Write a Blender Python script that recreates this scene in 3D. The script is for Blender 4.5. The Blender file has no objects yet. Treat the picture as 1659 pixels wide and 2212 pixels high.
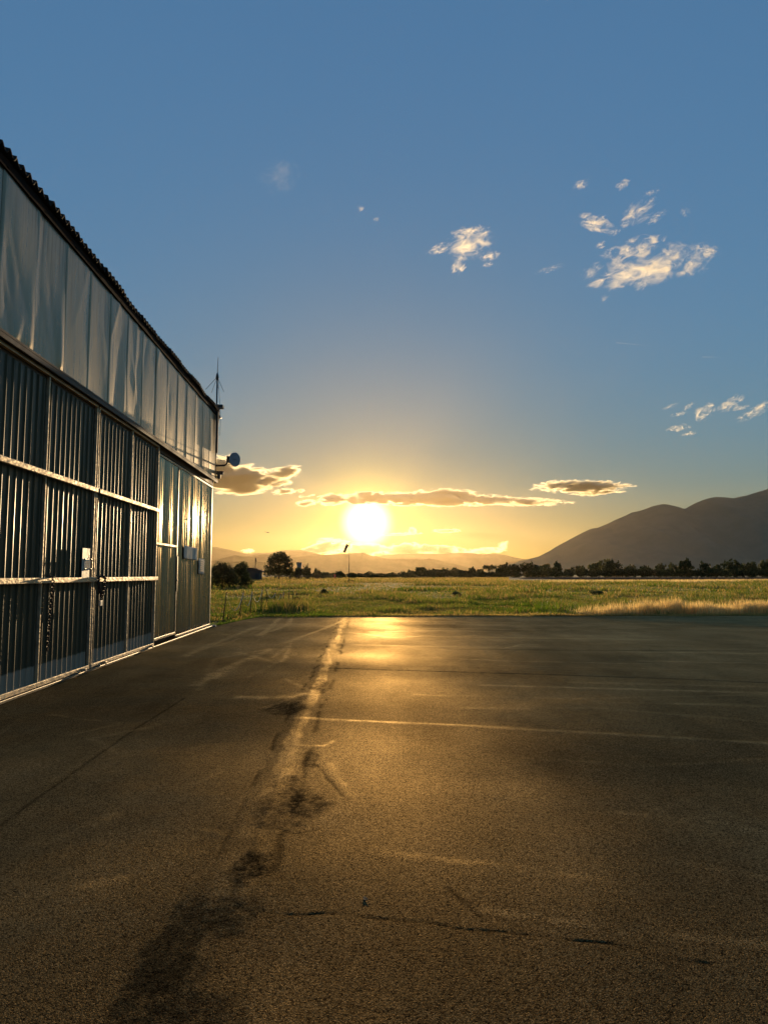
import bpy, math, random
import numpy as np
from mathutils import Vector, Matrix
R = math.radians
rng = np.random.default_rng(7)
random.seed(7)
scene = bpy.context.scene
col = scene.collection

# ------------------------------------------------------------------ camera
EYE = 1.55
F, W0, H0 = 1534.0, 1659.0, 2212.0
YAW, PITCH = math.atan(66.5/F), math.atan(136/F)
_fw = Vector((math.sin(YAW)*math.cos(PITCH), math.cos(YAW)*math.cos(PITCH), math.sin(PITCH)))
_rt = Vector((math.cos(YAW), -math.sin(YAW), 0))
_up = _rt.cross(_fw)
CAM = Vector((0, 0, EYE))
def ray(u, v):
    return (_fw + _rt*((u-W0/2)/F) - _up*((v-H0/2)/F)).normalized()
def ground(u, v, z=0.0):
    d = ray(u, v); return CAM + d*((z-EYE)/d.z)
def at_y(u, v, Y):
    d = ray(u, v); return CAM + d*(Y/d.y)
cam_d = bpy.data.cameras.new('camera'); cam = bpy.data.objects.new('camera', cam_d); col.objects.link(cam)
cam_d.sensor_fit = 'VERTICAL'; cam_d.sensor_height = 24; cam_d.lens = F/H0*24
cam_d.clip_end = 120000; cam_d.clip_start = 0.05
cam.matrix_world = Matrix((( _rt.x, _up.x, -_fw.x, 0), (_rt.y, _up.y, -_fw.y, 0), (_rt.z, _up.z, -_fw.z, EYE), (0,0,0,1)))
scene.camera = cam

# ------------------------------------------------------------------ helpers
def tag(o, label=None, cat=None, group=None, kind=None):
    if label: o['label'] = label
    if cat: o['category'] = cat
    if group: o['group'] = group
    if kind: o['kind'] = kind
    return o
def thing(name, label, cat, loc=(0,0,0), rz=0, group=None):
    o = bpy.data.objects.new(name, None); col.objects.link(o)
    o.location = loc; o.rotation_euler = (0,0,rz); o.empty_display_size = .2
    return tag(o, label, cat, group)
class MB:
    def __init__(s): s.v = []; s.f = []; s.sm = False
    def add(s, vs, fs):
        n = len(s.v); s.v += [tuple(p) for p in vs]; s.f += [tuple(i+n for i in f) for f in fs]; return s
    def box(s, x0, x1, y0, y1, z0, z1):
        return s.add([(x0,y0,z0),(x1,y0,z0),(x1,y1,z0),(x0,y1,z0),(x0,y0,z1),(x1,y0,z1),(x1,y1,z1),(x0,y1,z1)],
                     [(0,3,2,1),(4,5,6,7),(0,1,5,4),(1,2,6,5),(2,3,7,6),(3,0,4,7)])
    def tube(s, pts, r, n=8, caps=True):
        pts = [Vector(p) for p in pts]; rs = r if isinstance(r, (list, tuple)) else [r]*len(pts)
        vs, fs = [], []
        t0 = (pts[1]-pts[0]).normalized()
        a = t0.orthogonal().normalized()
        for i, p in enumerate(pts):
            t = (pts[min(i+1,len(pts)-1)]-pts[max(i-1,0)]).normalized()
            a = (a - t*a.dot(t)).normalized(); b = t.cross(a)
            for k in range(n):
                q = 2*math.pi*k/n; vs.append(p + (a*math.cos(q)+b*math.sin(q))*rs[i])
        for i in range(len(pts)-1):
            for k in range(n):
                fs.append((i*n+k, i*n+(k+1)%n, (i+1)*n+(k+1)%n, (i+1)*n+k))
        if caps:
            fs.append(tuple(range(n-1,-1,-1))); fs.append(tuple(range((len(pts)-1)*n, len(pts)*n)))
        return s.add(vs, fs)
    def torus(s, c, ax, R0, r0, n=10, m=6, stretch=1.0, along=None):
        c = Vector(c); ax = Vector(ax).normalized(); a = (Vector(along) - ax*Vector(along).dot(ax)).normalized() if along is not None else ax.orthogonal().normalized(); b = ax.cross(a)
        vs, fs = [], []
        for i in range(n):
            q = 2*math.pi*i/n; d = a*math.cos(q)*stretch + b*math.sin(q); o = c + d*R0; dn = (a*math.cos(q)+b*math.sin(q)).normalized()
            for j in range(m):
                w = 2*math.pi*j/m; vs.append(o + dn*(r0*math.cos(w)) + ax*(r0*math.sin(w)))
        for i in range(n):
            for j in range(m):
                fs.append((i*m+j, ((i+1)%n)*m+j, ((i+1)%n)*m+(j+1)%m, i*m+(j+1)%m))
        return s.add(vs, fs)
    def lathe(s, prof, origin, axis, n=20):
        o = Vector(origin); ax = Vector(axis).normalized(); a = ax.orthogonal().normalized(); b = ax.cross(a)
        vs, fs = [], []
        for (r_, h_) in prof:
            for k in range(n):
                q = 2*math.pi*k/n; vs.append(o + ax*h_ + (a*math.cos(q)+b*math.sin(q))*r_)
        for i in range(len(prof)-1):
            for k in range(n): fs.append((i*n+k, i*n+(k+1)%n, (i+1)*n+(k+1)%n, (i+1)*n+k))
        return s.add(vs, fs)
    def build(s, name, mat, parent=None, smooth=False, bevel=0):
        me = bpy.data.meshes.new(name); me.from_pydata(s.v, [], s.f); me.update()
        return link(name, me, mat, parent, smooth, bevel)
def link(name, me, mat, parent=None, smooth=False, bevel=0):
    o = bpy.data.objects.new(name, me); col.objects.link(o)
    if mat: me.materials.append(mat)
    if parent: o.parent = parent
    if smooth: me.polygons.foreach_set('use_smooth', [True]*len(me.polygons))
    if bevel:
        b = o.modifiers.new('edge', 'BEVEL'); b.width = bevel; b.segments = 2; b.limit_method = 'ANGLE'
    return o
def np_mesh(name, V, Fq, attrs=None, smooth=False):
    V = np.asarray(V, np.float32); Fq = np.asarray(Fq, np.int32)
    me = bpy.data.meshes.new(name); k = Fq.shape[1]
    me.vertices.add(len(V)); me.vertices.foreach_set('co', V.ravel())
    me.loops.add(Fq.size); me.loops.foreach_set('vertex_index', Fq.ravel())
    me.polygons.add(len(Fq)); me.polygons.foreach_set('loop_start', np.arange(0, Fq.size, k, dtype=np.int32))
    me.update(calc_edges=True)
    if smooth: me.polygons.foreach_set('use_smooth', np.ones(len(Fq), bool))
    for n_, (dom, typ, arr) in (attrs or {}).items():
        a = me.attributes.new(n_, typ, dom)
        a.data.foreach_set('color' if typ == 'FLOAT_COLOR' else 'value', np.asarray(arr, np.float32).ravel())
    return me
def grid_faces(nr, nc):
    i = np.arange(nr-1)[:,None]*nc + np.arange(nc-1)[None,:]
    return np.stack([i, i+1, i+nc+1, i+nc], -1).reshape(-1, 4)
def vnoise(x, y, seed=0):
    xi = np.floor(x).astype(np.int64); yi = np.floor(y).astype(np.int64); fx = x-xi; fy = y-yi
    def h(a, b):
        n = (a*374761393 + b*668265263 + seed*974711) & 0xffffffff
        n = ((n ^ (n >> 13))*1274126177) & 0xffffffff
        n = ((n ^ (n >> 16))*2246822519) & 0xffffffff
        return ((n ^ (n >> 15)) & 0xffff)/65535.0
    ux = fx*fx*(3-2*fx); uy = fy*fy*(3-2*fy)
    return (h(xi,yi)*(1-ux)+h(xi+1,yi)*ux)*(1-uy) + (h(xi,yi+1)*(1-ux)+h(xi+1,yi+1)*ux)*uy
def fbm(x, y, oct=4, seed=0):
    r = 0; a = .5; t = 0
    for k in range(oct):
        r = r + a*vnoise(x, y, seed+k*17); t += a; a *= .5; x = x*2.03+11.3; y = y*2.03+5.7
    return r/t
def sstep(a, b, x):
    t = np.clip((x-a)/(b-a), 0, 1); return t*t*(3-2*t)
def poly_dist(x, y, pts):
    """distance to a polyline, and the fraction travelled along it"""
    best = np.full(x.shape, 1e9); tt = np.zeros(x.shape); n = len(pts)-1
    for i in range(n):
        ax, ay = pts[i]; bx, by = pts[i+1]; dx, dy = bx-ax, by-ay
        t = np.clip(((x-ax)*dx+(y-ay)*dy)/(dx*dx+dy*dy+1e-12), 0, 1)
        d = np.hypot(x-ax-t*dx, y-ay-t*dy); m = d < best
        best = np.where(m, d, best); tt = np.where(m, (i+t)/n, tt)
    return best, tt

# ------------------------------------------------------------------ materials
class NT:
    def __init__(s, tree): s.t = tree; tree.nodes.clear()
    def n(s, typ, **kw):
        nd = s.t.nodes.new(typ)
        for k, v in kw.items():
            if k.startswith('i_'):
                key = k[2:]; key = int(key) if key.isdigit() else key.replace('_', ' ')
                if isinstance(v, bpy.types.NodeSocket): s.t.links.new(v, nd.inputs[key])
                else: nd.inputs[key].default_value = v
            else: setattr(nd, k, v)
        return nd
    def l(s, a, b): s.t.links.new(a, b)
    def math(s, op, a, b=None, c=None, clamp=False):
        nd = s.t.nodes.new('ShaderNodeMath'); nd.operation = op; nd.use_clamp = clamp
        for i, q in enumerate((a, b, c)):
            if q is None: continue
            if isinstance(q, bpy.types.NodeSocket): s.t.links.new(q, nd.inputs[i])
            else: nd.inputs[i].default_value = q
        return nd.outputs[0]
    def vmath(s, op, a, b=None):
        nd = s.t.nodes.new('ShaderNodeVectorMath'); nd.operation = op
        for i, q in enumerate((a, b)):
            if q is None: continue
            if isinstance(q, bpy.types.NodeSocket): s.t.links.new(q, nd.inputs[i])
            else: nd.inputs[i].default_value = q
        return nd
    def mix(s, f, a, b, blend='MIX'):
        nd = s.t.nodes.new('ShaderNodeMix'); nd.data_type = 'RGBA'; nd.blend_type = blend
        for i, q in ((0, f), (6, a), (7, b)):
            if isinstance(q, bpy.types.NodeSocket): s.t.links.new(q, nd.inputs[i])
            elif i == 0: nd.inputs[0].default_value = q
            else: nd.inputs[i].default_value = (*q, 1) if len(q) == 3 else q
        return nd.outputs[2]
    def ramp(s, f, lo, hi, a=0.0, b=1.0, smooth=True):
        nd = s.t.nodes.new('ShaderNodeMapRange'); nd.interpolation_type = 'SMOOTHSTEP' if smooth else 'LINEAR'
        s.t.links.new(f, nd.inputs[0]); nd.inputs[1].default_value = lo; nd.inputs[2].default_value = hi
        nd.inputs[3].default_value = a; nd.inputs[4].default_value = b
        return nd.outputs[0]
def new_mat(name):
    m = bpy.data.materials.new(name); m.use_nodes = True; return m, NT(m.node_tree)
def simple(name, c, rough=.6, metal=0.0, spec=.5, nscale=0, namt=.3, bump=0, bscale=60, bdist=.004, stretch=(1,1,1), c2=None):
    m, t = new_mat(name)
    out = t.n('ShaderNodeOutputMaterial'); p = t.n('ShaderNodeBsdfPrincipled')
    p.inputs['Roughness'].default_value = rough; p.inputs['Metallic'].default_value = metal; p.inputs['Specular IOR Level'].default_value = spec
    p.inputs['Base Color'].default_value = (*c, 1)
    tc = t.n('ShaderNodeTexCoord'); mp = t.n('ShaderNodeMapping', i_Vector=tc.outputs['Object']); mp.inputs['Scale'].default_value = stretch
    if nscale:
        nz = t.n('ShaderNodeTexNoise', i_Vector=mp.outputs[0]); nz.inputs['Scale'].default_value = nscale; nz.inputs['Detail'].default_value = 5
        f = t.ramp(nz.outputs[0], .35, .68)
        t.l(t.mix(f, c, c2 or tuple(q*(1-namt) for q in c)), p.inputs['Base Color'])
        t.l(t.ramp(nz.outputs[0], .3, .7, min(1, rough*1.15), rough*.85), p.inputs['Roughness'])
    if bump:
        nb = t.n('ShaderNodeTexNoise', i_Vector=mp.outputs[0]); nb.inputs['Scale'].default_value = bscale; nb.inputs['Detail'].default_value = 4
        b = t.n('ShaderNodeBump', i_Height=nb.outputs[0]); b.inputs['Strength'].default_value = bump; b.inputs['Distance'].default_value = bdist
        t.l(b.outputs[0], p.inputs['Normal'])
    t.l(p.outputs[0], out.inputs[0])
    return m
def leaf_mat(name, trans=.35):
    m, t = new_mat(name)
    out = t.n('ShaderNodeOutputMaterial'); a = t.n('ShaderNodeAttribute', attribute_name='tint')
    p = t.n('ShaderNodeBsdfPrincipled', i_Base_Color=a.outputs[0]); p.inputs['Roughness'].default_value = .6; p.inputs['Specular IOR Level'].default_value = .25
    hs = t.n('ShaderNodeHueSaturation', i_Color=a.outputs[0]); hs.inputs['Value'].default_value = 1.5; hs.inputs['Saturation'].default_value = 1.1
    tr = t.n('ShaderNodeBsdfTranslucent', i_Color=hs.outputs[0])
    mx = t.n('ShaderNodeMixShader'); mx.inputs[0].default_value = trans
    t.l(p.outputs[0], mx.inputs[1]); t.l(tr.outputs[0], mx.inputs[2]); t.l(mx.outputs[0], out.inputs[0])
    return m
M = {}
M['leaf'] = leaf_mat('leaf', .3)
M['grass'] = leaf_mat('grass_blade', .5)
M['bark'] = simple('bark', (.09,.07,.05), .9, spec=.1, nscale=8)
M['black'] = simple('black_paint', (.02,.02,.02), .5, nscale=20)
M['dish'] = simple('dish_paint', (.32,.34,.37), .5, nscale=6, namt=.12)
M['steel'] = simple('galvanised_steel', (.33,.30,.24), .4, metal=.9, nscale=14, namt=.35, bump=.3)
M['rail'] = simple('weathered_rail_paint', (.66,.54,.36), .55, metal=.7, nscale=9, namt=.3, bump=.55, bscale=26, bdist=.012, stretch=(1,.35,1))
M['beam'] = simple('rusty_beam', (.16,.12,.08), .7, metal=.2, nscale=5, c2=(.1,.08,.06), bump=.4, bscale=30, stretch=(1,.3,1))
M['eave'] = simple('eave_board', (.03,.016,.011), .95, spec=.1, nscale=3, c2=(.012,.009,.007), bump=.4, bscale=20)
M['roof'] = simple('fibre_cement', (.03,.027,.024), .95, spec=.1, nscale=2, bump=.5, bscale=25)
M['chain'] = simple('rusty_chain', (.07,.045,.03), .55, metal=.6, nscale=30)
M['wallblock'] = simple('block_wall', (.3,.28,.25), .9, nscale=2)
M['sign'] = simple('aluminium_plate', (.62,.6,.52), .5, metal=.3, nscale=10, namt=.2, bump=.2, bscale=30)
M['paper'] = simple('notice_paper', (.74,.67,.52), .8, nscale=6, namt=.15)
M['ink'] = simple('dark_ink', (.06,.06,.06), .7)
M['rope'] = simple('pale_rope', (.75,.72,.65), .6)
M['stick'] = simple('dry_stick', (.1,.075,.04), .9, nscale=10)
M['hwall'] = simple('dark_render', (.07,.06,.05), .9, nscale=.8)
M['hroof'] = simple('roof_tiles', (.09,.05,.035), .9, nscale=2)
M['concrete'] = simple('pale_concrete', (.3,.27,.22), .9, nscale=1)
M['sock'] = simple('windsock_cloth', (.10,.075,.07), .85, nscale=2)
M['red'] = simple('red_marker', (.75,.06,.03), .5, nscale=3, namt=.1)
M['plane'] = simple('aircraft_paint', (.03,.03,.03), .5, nscale=1)

# ------------------------------------------------------------------ sun and sky
sund = ray(792, 1128)
SUN_EL = math.asin(sund.z); SUN_AZ = math.atan2(sund.x, sund.y)
sl = bpy.data.lights.new('sun', 'SUN'); sl.energy = 5.0; sl.angle = R(.5); sl.color = (1.0, .70, .38)
so = bpy.data.objects.new('sun', sl); col.objects.link(so)
sunl = Matrix.Rotation(R(-1.3), 3, 'Z') @ sund
so.rotation_euler = (-sunl).to_track_quat('-Z', 'Y').to_euler()
w = bpy.data.worlds.new('World'); scene.world = w; w.use_nodes = True
t = NT(w.node_tree)
wo = t.n('ShaderNodeOutputWorld'); bg = t.n('ShaderNodeBackground')
sky = t.n('ShaderNodeTexSky'); sky.sky_type = 'NISHITA'; sky.sun_disc = False
sky.sun_elevation = SUN_EL; sky.sun_rotation = SUN_AZ; sky.air_density = 2.0; sky.dust_density = 1.0; sky.ozone_density = 5.0; sky.altitude = 300
tc = t.n('ShaderNodeTexCoord')
nrm = t.vmath('NORMALIZE', tc.outputs['Generated']).outputs[0]
dot = t.vmath('DOT_PRODUCT', nrm, tuple(sund)).outputs['Value']
ang = t.math('MULTIPLY', t.math('ARCCOSINE', t.math('MINIMUM', dot, 1.0)), 180/math.pi)
def scale_col(c, f):
    v = t.n('ShaderNodeCombineColor')
    for i in range(3): t.l(t.math('MULTIPLY', f, c[i]), v.inputs[i])
    return v.outputs[0]
def expo(width, power=1.0):
    return t.math('EXPONENT', t.math('MULTIPLY', t.math('POWER', t.math('DIVIDE', ang, width), power), -1.0))
SKYG = dict(gamma=.50, gain=(1.20, 1.90, 2.62))
elev = t.math('MULTIPLY', t.math('ARCSINE', t.n('ShaderNodeSeparateXYZ', i_0=nrm).outputs[2]), 180/math.pi)
band = t.math('MULTIPLY', t.math('EXPONENT', t.math('MULTIPLY', t.math('MAXIMUM', elev, 0.0), -1/5.5)), expo(24, 1.3))
g = t.n('ShaderNodeGamma', i_Color=sky.outputs[0]); g.inputs[1].default_value = SKYG['gamma']
c = t.mix(1.0, g.outputs[0], SKYG['gain'], 'MULTIPLY')
c = t.mix(expo(26, 1.6), c, t.mix(1.0, c, (.61,.71,.69), 'MULTIPLY'))
c = t.mix(t.math('MULTIPLY', band, 1.15, clamp=True), c, t.mix(1.0, c, (.70,.56,.20), 'MULTIPLY'))
c = t.mix(1.0, c, scale_col((13, 13, 12.5), t.ramp(ang, 2.5, .3)), 'ADD')
c = t.mix(1.0, c, scale_col((15, 9.8, 1.0), expo(2.0, 1.2)), 'ADD')
c = t.mix(1.0, c, scale_col((1.6, .62, .0), expo(7.5, 1.4)), 'ADD')
c = t.mix(1.0, c, scale_col((.8, .3, .0), band), 'ADD')
t.l(c, bg.inputs[0]); bg.inputs[1].default_value = .10
t.l(bg.outputs[0], wo.inputs[0])

def at_x(u, v, X):
    d = ray(u, v); return CAM + d*(X/d.x)
_wm = {}
def own(o, parent):
    """parent o to parent keeping world coordinates"""
    o.parent = parent
    o.matrix_parent_inverse = _wm.get(parent.name, Matrix.Identity(4)).inverted()
    return o
def root_at(name, label, cat, loc, group=None):
    o = thing(name, label, cat, loc, 0, group); _wm[o.name] = Matrix.Translation(loc); return o
def part(mb, name, mat, parent, **kw):
    return own(mb.build(name, mat, None, **kw), parent)

# ================================================================= GROUND
def m_ground():
    m, t = new_mat('field_soil')
    out = t.n('ShaderNodeOutputMaterial'); p = t.n('ShaderNodeBsdfPrincipled'); p.inputs['Roughness'].default_value = .95; p.inputs['Specular IOR Level'].default_value = .1
    tc = t.n('ShaderNodeTexCoord')
    n1 = t.n('ShaderNodeTexNoise', i_Vector=tc.outputs['Object']); n1.inputs['Scale'].default_value = .06; n1.inputs['Detail'].default_value = 8
    n2 = t.n('ShaderNodeTexNoise', i_Vector=tc.outputs['Object']); n2.inputs['Scale'].default_value = 1.3; n2.inputs['Detail'].default_value = 6
    c = t.mix(t.ramp(n1.outputs[0], .38, .62), (.040,.050,.014), (.075,.066,.026))
    c = t.mix(t.ramp(n2.outputs[0], .4, .7), c, (.030,.034,.012))
    b = t.n('ShaderNodeBump', i_Height=n2.outputs[0]); b.inputs['Distance'].default_value = .25; b.inputs['Strength'].default_value = .8
    t.l(c, p.inputs['Base Color']); t.l(b.outputs[0], p.inputs['Normal']); t.l(p.outputs[0], out.inputs[0])
    return m
xs = np.concatenate([-np.geomspace(12500, 8, 26), np.linspace(-6, 6, 5), np.geomspace(8, 12500, 26)])
ys = np.concatenate([-np.geomspace(1400, 8, 12), [0], np.geomspace(8, 20900, 40)])
GX, GY = np.meshgrid(xs, ys)
me = np_mesh('ground', np.stack([GX, GY, np.full(GX.shape, -.06)], -1).reshape(-1,3), grid_faces(len(ys), len(xs)))
tag(link('ground', me, m_ground()), kind='structure')

# ---- asphalt apron: a real relief (settled joints, cracks, lips) with worn tone, plus a far veil glow painted in
def m_asphalt():
    m, t = new_mat('worn_asphalt')
    out = t.n('ShaderNodeOutputMaterial'); p = t.n('ShaderNodeBsdfPrincipled')
    a = t.n('ShaderNodeAttribute', attribute_name='tone'); gl = t.n('ShaderNodeAttribute', attribute_name='polish')
    tc = t.n('ShaderNodeTexCoord')
    def noise(sc, det=4, rough=.6):
        n_ = t.n('ShaderNodeTexNoise', i_Vector=tc.outputs['Object']); n_.inputs['Scale'].default_value = sc; n_.inputs['Detail'].default_value = det; n_.inputs['Roughness'].default_value = rough; return n_.outputs[0]
    def vor(sc, feat='F1'):
        n_ = t.n('ShaderNodeTexVoronoi', i_Vector=tc.outputs['Object']); n_.feature = feat; n_.inputs['Scale'].default_value = sc; return n_
    v = vor(230); v2 = vor(105)
    fine = noise(380, 2); mid = noise(9, 5); big = noise(.8, 5)
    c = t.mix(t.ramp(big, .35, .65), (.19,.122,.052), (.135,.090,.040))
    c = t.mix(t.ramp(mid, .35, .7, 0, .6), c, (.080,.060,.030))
    sp = t.n('ShaderNodeSeparateColor', i_Color=v.outputs['Color']); sp2 = t.n('ShaderNodeSeparateColor', i_Color=v2.outputs['Color'])
    wz = noise(.9, 5, .6); wk = t.ramp(wz, .36, .62, 1.0, .35)
    c = t.mix(t.math('MULTIPLY', t.ramp(sp.outputs[0], .55, 1.0, 0, .9), wk), c, (.36,.29,.16))      # pale aggregate
    c = t.mix(t.ramp(sp.outputs[1], .5, .9, 0, .9), c, (.014,.011,.008))       # dark binder
    c = t.mix(t.ramp(sp2.outputs[2], .6, .95, 0, .8), c, (.022,.017,.010))
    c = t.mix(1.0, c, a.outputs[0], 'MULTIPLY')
    h = t.math('ADD', t.math('MULTIPLY', v.outputs['Distance'], -.9), t.math('MULTIPLY', v2.outputs['Distance'], -.7))
    h = t.math('ADD', h, t.math('MULTIPLY', fine, .5))
    b = t.n('ShaderNodeBump', i_Height=h); b.inputs['Distance'].default_value = .0030
    worn = noise(.55, 6, .65); t.l(t.ramp(worn, .35, .66, .95, .30), b.inputs['Strength'])
    di = t.n('ShaderNodeBsdfDiffuse', i_Color=c, i_Normal=b.outputs[0]); di.inputs['Roughness'].default_value = 1.0
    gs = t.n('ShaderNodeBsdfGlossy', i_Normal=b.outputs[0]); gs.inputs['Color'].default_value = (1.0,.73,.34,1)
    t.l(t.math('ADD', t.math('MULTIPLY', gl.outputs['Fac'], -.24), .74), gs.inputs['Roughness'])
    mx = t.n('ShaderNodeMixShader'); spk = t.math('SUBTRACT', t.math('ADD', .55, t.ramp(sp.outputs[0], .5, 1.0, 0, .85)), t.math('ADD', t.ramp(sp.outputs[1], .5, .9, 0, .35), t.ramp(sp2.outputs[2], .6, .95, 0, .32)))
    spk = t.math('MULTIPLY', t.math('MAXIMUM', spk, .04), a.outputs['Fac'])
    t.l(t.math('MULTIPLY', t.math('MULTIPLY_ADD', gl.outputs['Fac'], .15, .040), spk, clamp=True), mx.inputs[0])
    t.l(di.outputs[0], mx.inputs[1]); t.l(gs.outputs[0], mx.inputs[2]); t.l(mx.outputs[0], out.inputs[0])
    t.t.nodes.remove(p)
    return m
def gp(*uv): return [tuple(ground(u, v))[:2] for u, v in uv]
def front_edge(x): return np.interp(x, [-60, -4.5, -4.15, -3.75, -3.4, 2, 60], [21.6, 21.6, 22.3, 25.2, 26.9, 26.9, 26.2])
ax = np.concatenate([np.linspace(-16, -4.6, 6), np.linspace(-4.4, -2.4, 60), np.linspace(-2.38, 2.6, 330), np.linspace(2.63, 8, 150), np.linspace(8.3, 20, 40), np.linspace(21, 70, 20)])
ay = np.concatenate([np.linspace(-25, .8, 8), 1.2*np.exp(np.linspace(0, math.log(26.0/1.2), 900))])
AX, AY = np.meshgrid(ax, ay)
AY = np.where(AY > 12, 12 + (AY-12)*(front_edge(AX)-12)/14.0, AY)      # stretch the rows to the ragged far edge
AY = AY + np.where(AY > front_edge(AX)-.02, (fbm(AX*3, AY*0, 3, 5)-.5)*.25, 0)
hgt = (fbm(AX*.5, AY*.5, 4, 1)-.5)*.028 + (fbm(AX*2.2, AY*2.2, 3, 2)-.5)*.010
tone = .70 + .95*(fbm(AX*.45+3, AY*.45, 5, 3)-.25)
tone = tone*(.75+.5*fbm(AX*2.6, AY*.7+9, 4, 23))
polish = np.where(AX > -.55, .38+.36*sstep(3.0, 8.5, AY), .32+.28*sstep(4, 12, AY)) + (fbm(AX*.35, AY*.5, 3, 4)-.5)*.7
wob = lambda s, a, sd: (fbm(AX*s, AY*s, 3, sd)-.5)*a
def seam(pts, wdt, depth=0., dark=0., lift=0., pale=0., wob_a=.05, sd=11, rag=.6, pol=0.):
    global hgt, tone, polish
    d, _ = poly_dist(AX+wob(2.5, wob_a*2, sd), AY+wob(2.5, wob_a*2, sd+1), pts)
    g_ = np.exp(-(d/wdt)**2)*(1-rag+rag*2.4*np.clip(fbm(AX*7, AY*7, 4, sd+2)-.2, 0, 1))*(.75+.5*vnoise(AX*45, AY*45, sd+5))
    g_ = np.clip(g_, 0, 1.1)
    hgt = hgt - depth*g_ + lift*g_; tone = tone*(1-dark*g_) + pale*g_; polish = polish + pol*g_
# long joint between the two paving lanes, broken and settled
J = gp((745,1334),(722,1392),(700,1455),(684,1492),(655,1530),(640,1572),(622,1620),(606,1660),(575,1745),(545,1815),(520,1880),(486,1960),(450,2060),(415,2160),(398,2212))
d, tt = poly_dist(AX+wob(1.6,.14,41), AY, J)
strip = sstep(.15,.6, np.exp(-(d/(.04+.06*fbm(AX*0+3, AY*1.3, 2, 40)))**2)*(.45+1.1*fbm(AX*8, AY*6, 4, 46)))
hgt += strip*((fbm(AX*5, AY*5, 3, 42)-.42)*.045) - np.exp(-((AX-(-.72))/.16)**2)*.006
tone += strip*.36*sstep(.33,.6,fbm(AX*3.2, AY*2.0, 4, 43)) - strip*.12
edge = np.exp(-((d-.17)/.03)**2)*(AX > -.75)*sstep(.42,.6,fbm(AX*4, AY*3, 3, 47)); tone *= 1-.55*edge; hgt -= edge*.012
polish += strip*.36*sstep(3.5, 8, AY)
grit = fbm(AX*38, AY*30, 3, 57); ragf = fbm(AX*9, AY*7, 4, 58)
dk = np.exp(-(poly_dist(AX+wob(3,.25,51), AY+wob(2,.4,52), [(-.74,1.9),(-.74,2.6),(-.70,3.2),(-.64,4.3),(-.52,5.3)])[0]/.15)**2)
dk = sstep(.30, .62, dk*(.35+1.3*ragf))*(.35+.65*sstep(.36,.6,grit))*sstep(.36,.56,fbm(AX*1.6+7, AY*1.1, 4, 53))
tone = tone*(1-.34*dk); hgt -= dk*.003; polish -= dk*.3
for (u, v, ru, rv, am) in ((612,1527,45,14,.6),(545,1880,38,46,.7),(670,1740,48,36,.5),(640,1690,20,22,.35),(360,2110,70,50,.3),(480,2175,80,40,.25),(690,1480,14,18,.45),(665,1640,16,20,.5),(600,1745,46,40,.4),(500,1985,60,40,.35)):
    c0 = ground(u, v); rx = ru*c0.y/F; ry = (ground(u, v-rv).y-ground(u, v+rv).y)/2
    q = ((AX-c0.x+wob(4,.22,u))/rx)**2 + ((AY-c0.y+wob(4,.3,v))/ry)**2
    s_ = sstep(.18, .62, np.exp(-q)*(.3+1.35*ragf))*(.4+.6*sstep(.35,.6,grit))
    tone = tone*(1-am*s_); hgt -= s_*.004; polish -= .2*s_
# cracks, transverse joints and scuffs
seam(gp((712,1443),(900,1449),(1240,1459),(1500,1468),(1800,1480)), .022, depth=.04, dark=.9, wob_a=.02, sd=71, rag=.25)
seam(gp((650,1551),(780,1558),(1000,1567),(1170,1577),(1400,1590),(1659,1606),(1900,1620)), .05, lift=.016, pale=.5, wob_a=.03, sd=72, pol=.3)
seam(gp((760,1393),(900,1396),(1080,1398)), .05, lift=.012, pale=.55, wob_a=.03, sd=73, pol=.3)
seam(gp((1000,1402),(1300,1405),(1800,1406)), .03, depth=.03, dark=.85, wob_a=.02, sd=74, rag=.3)
seam(gp((510,1955),(640,1972),(860,1988),(1100,2010),(1300,2040),(1540,2082)), .010, depth=.012, dark=.75, wob_a=.07, sd=75, rag=.98)
seam(gp((1040,1962),(1200,1985),(1400,2015),(1659,2043)), .035, pale=.5, wob_a=.02, sd=76, rag=.9)
seam(gp((1330,1755),(1500,1772),(1659,1797)), .025, pale=.5, wob_a=.02, sd=77, rag=.9)
seam(gp((1420,1855),(1659,1895)), .04, pale=.3, wob_a=.02, sd=78, rag=.9)
seam(gp((688,1652),(700,1675),(722,1705),(742,1720)), .013, depth=.018, dark=.7, wob_a=.03, sd=79, rag=.6)
seam(gp((712,1650),(738,1690),(758,1718)), .035, lift=.010, pale=.3, wob_a=.03, sd=80, rag=.6, pol=.1)
seam(gp((962,1918),(1000,1950),(1042,1990)), .018, depth=.010, dark=.5, wob_a=.03, sd=81, rag=.8)
seam(gp((505,1507),(600,1506),(655,1500)), .10, lift=.016, pale=.6, wob_a=.08, sd=82, rag=.9, pol=.4)
seam(gp((430,1795),(480,1808),(530,1815)), .03, lift=.01, pale=.2, wob_a=.06, sd=83, rag=.95)
seam(gp((660,1785),(700,1765),(760,1730)), .03, lift=.014, pale=.2, wob_a=.06, sd=84, rag=.95)
seam(gp((600,1790),(640,1800),(690,1790)), .015, depth=.012, dark=.7, wob_a=.02, sd=85, rag=.7)
seam(gp((400,1508),(300,1570),(200,1640),(60,1740),(0,1785)), .014, depth=.008, dark=.6, wob_a=.008, sd=86, rag=.3)
seam(gp((640,1610),(700,1612),(720,1600)), .03, lift=.014, pale=.4, wob_a=.03, sd=87, rag=.6, pol=.3)
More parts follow.
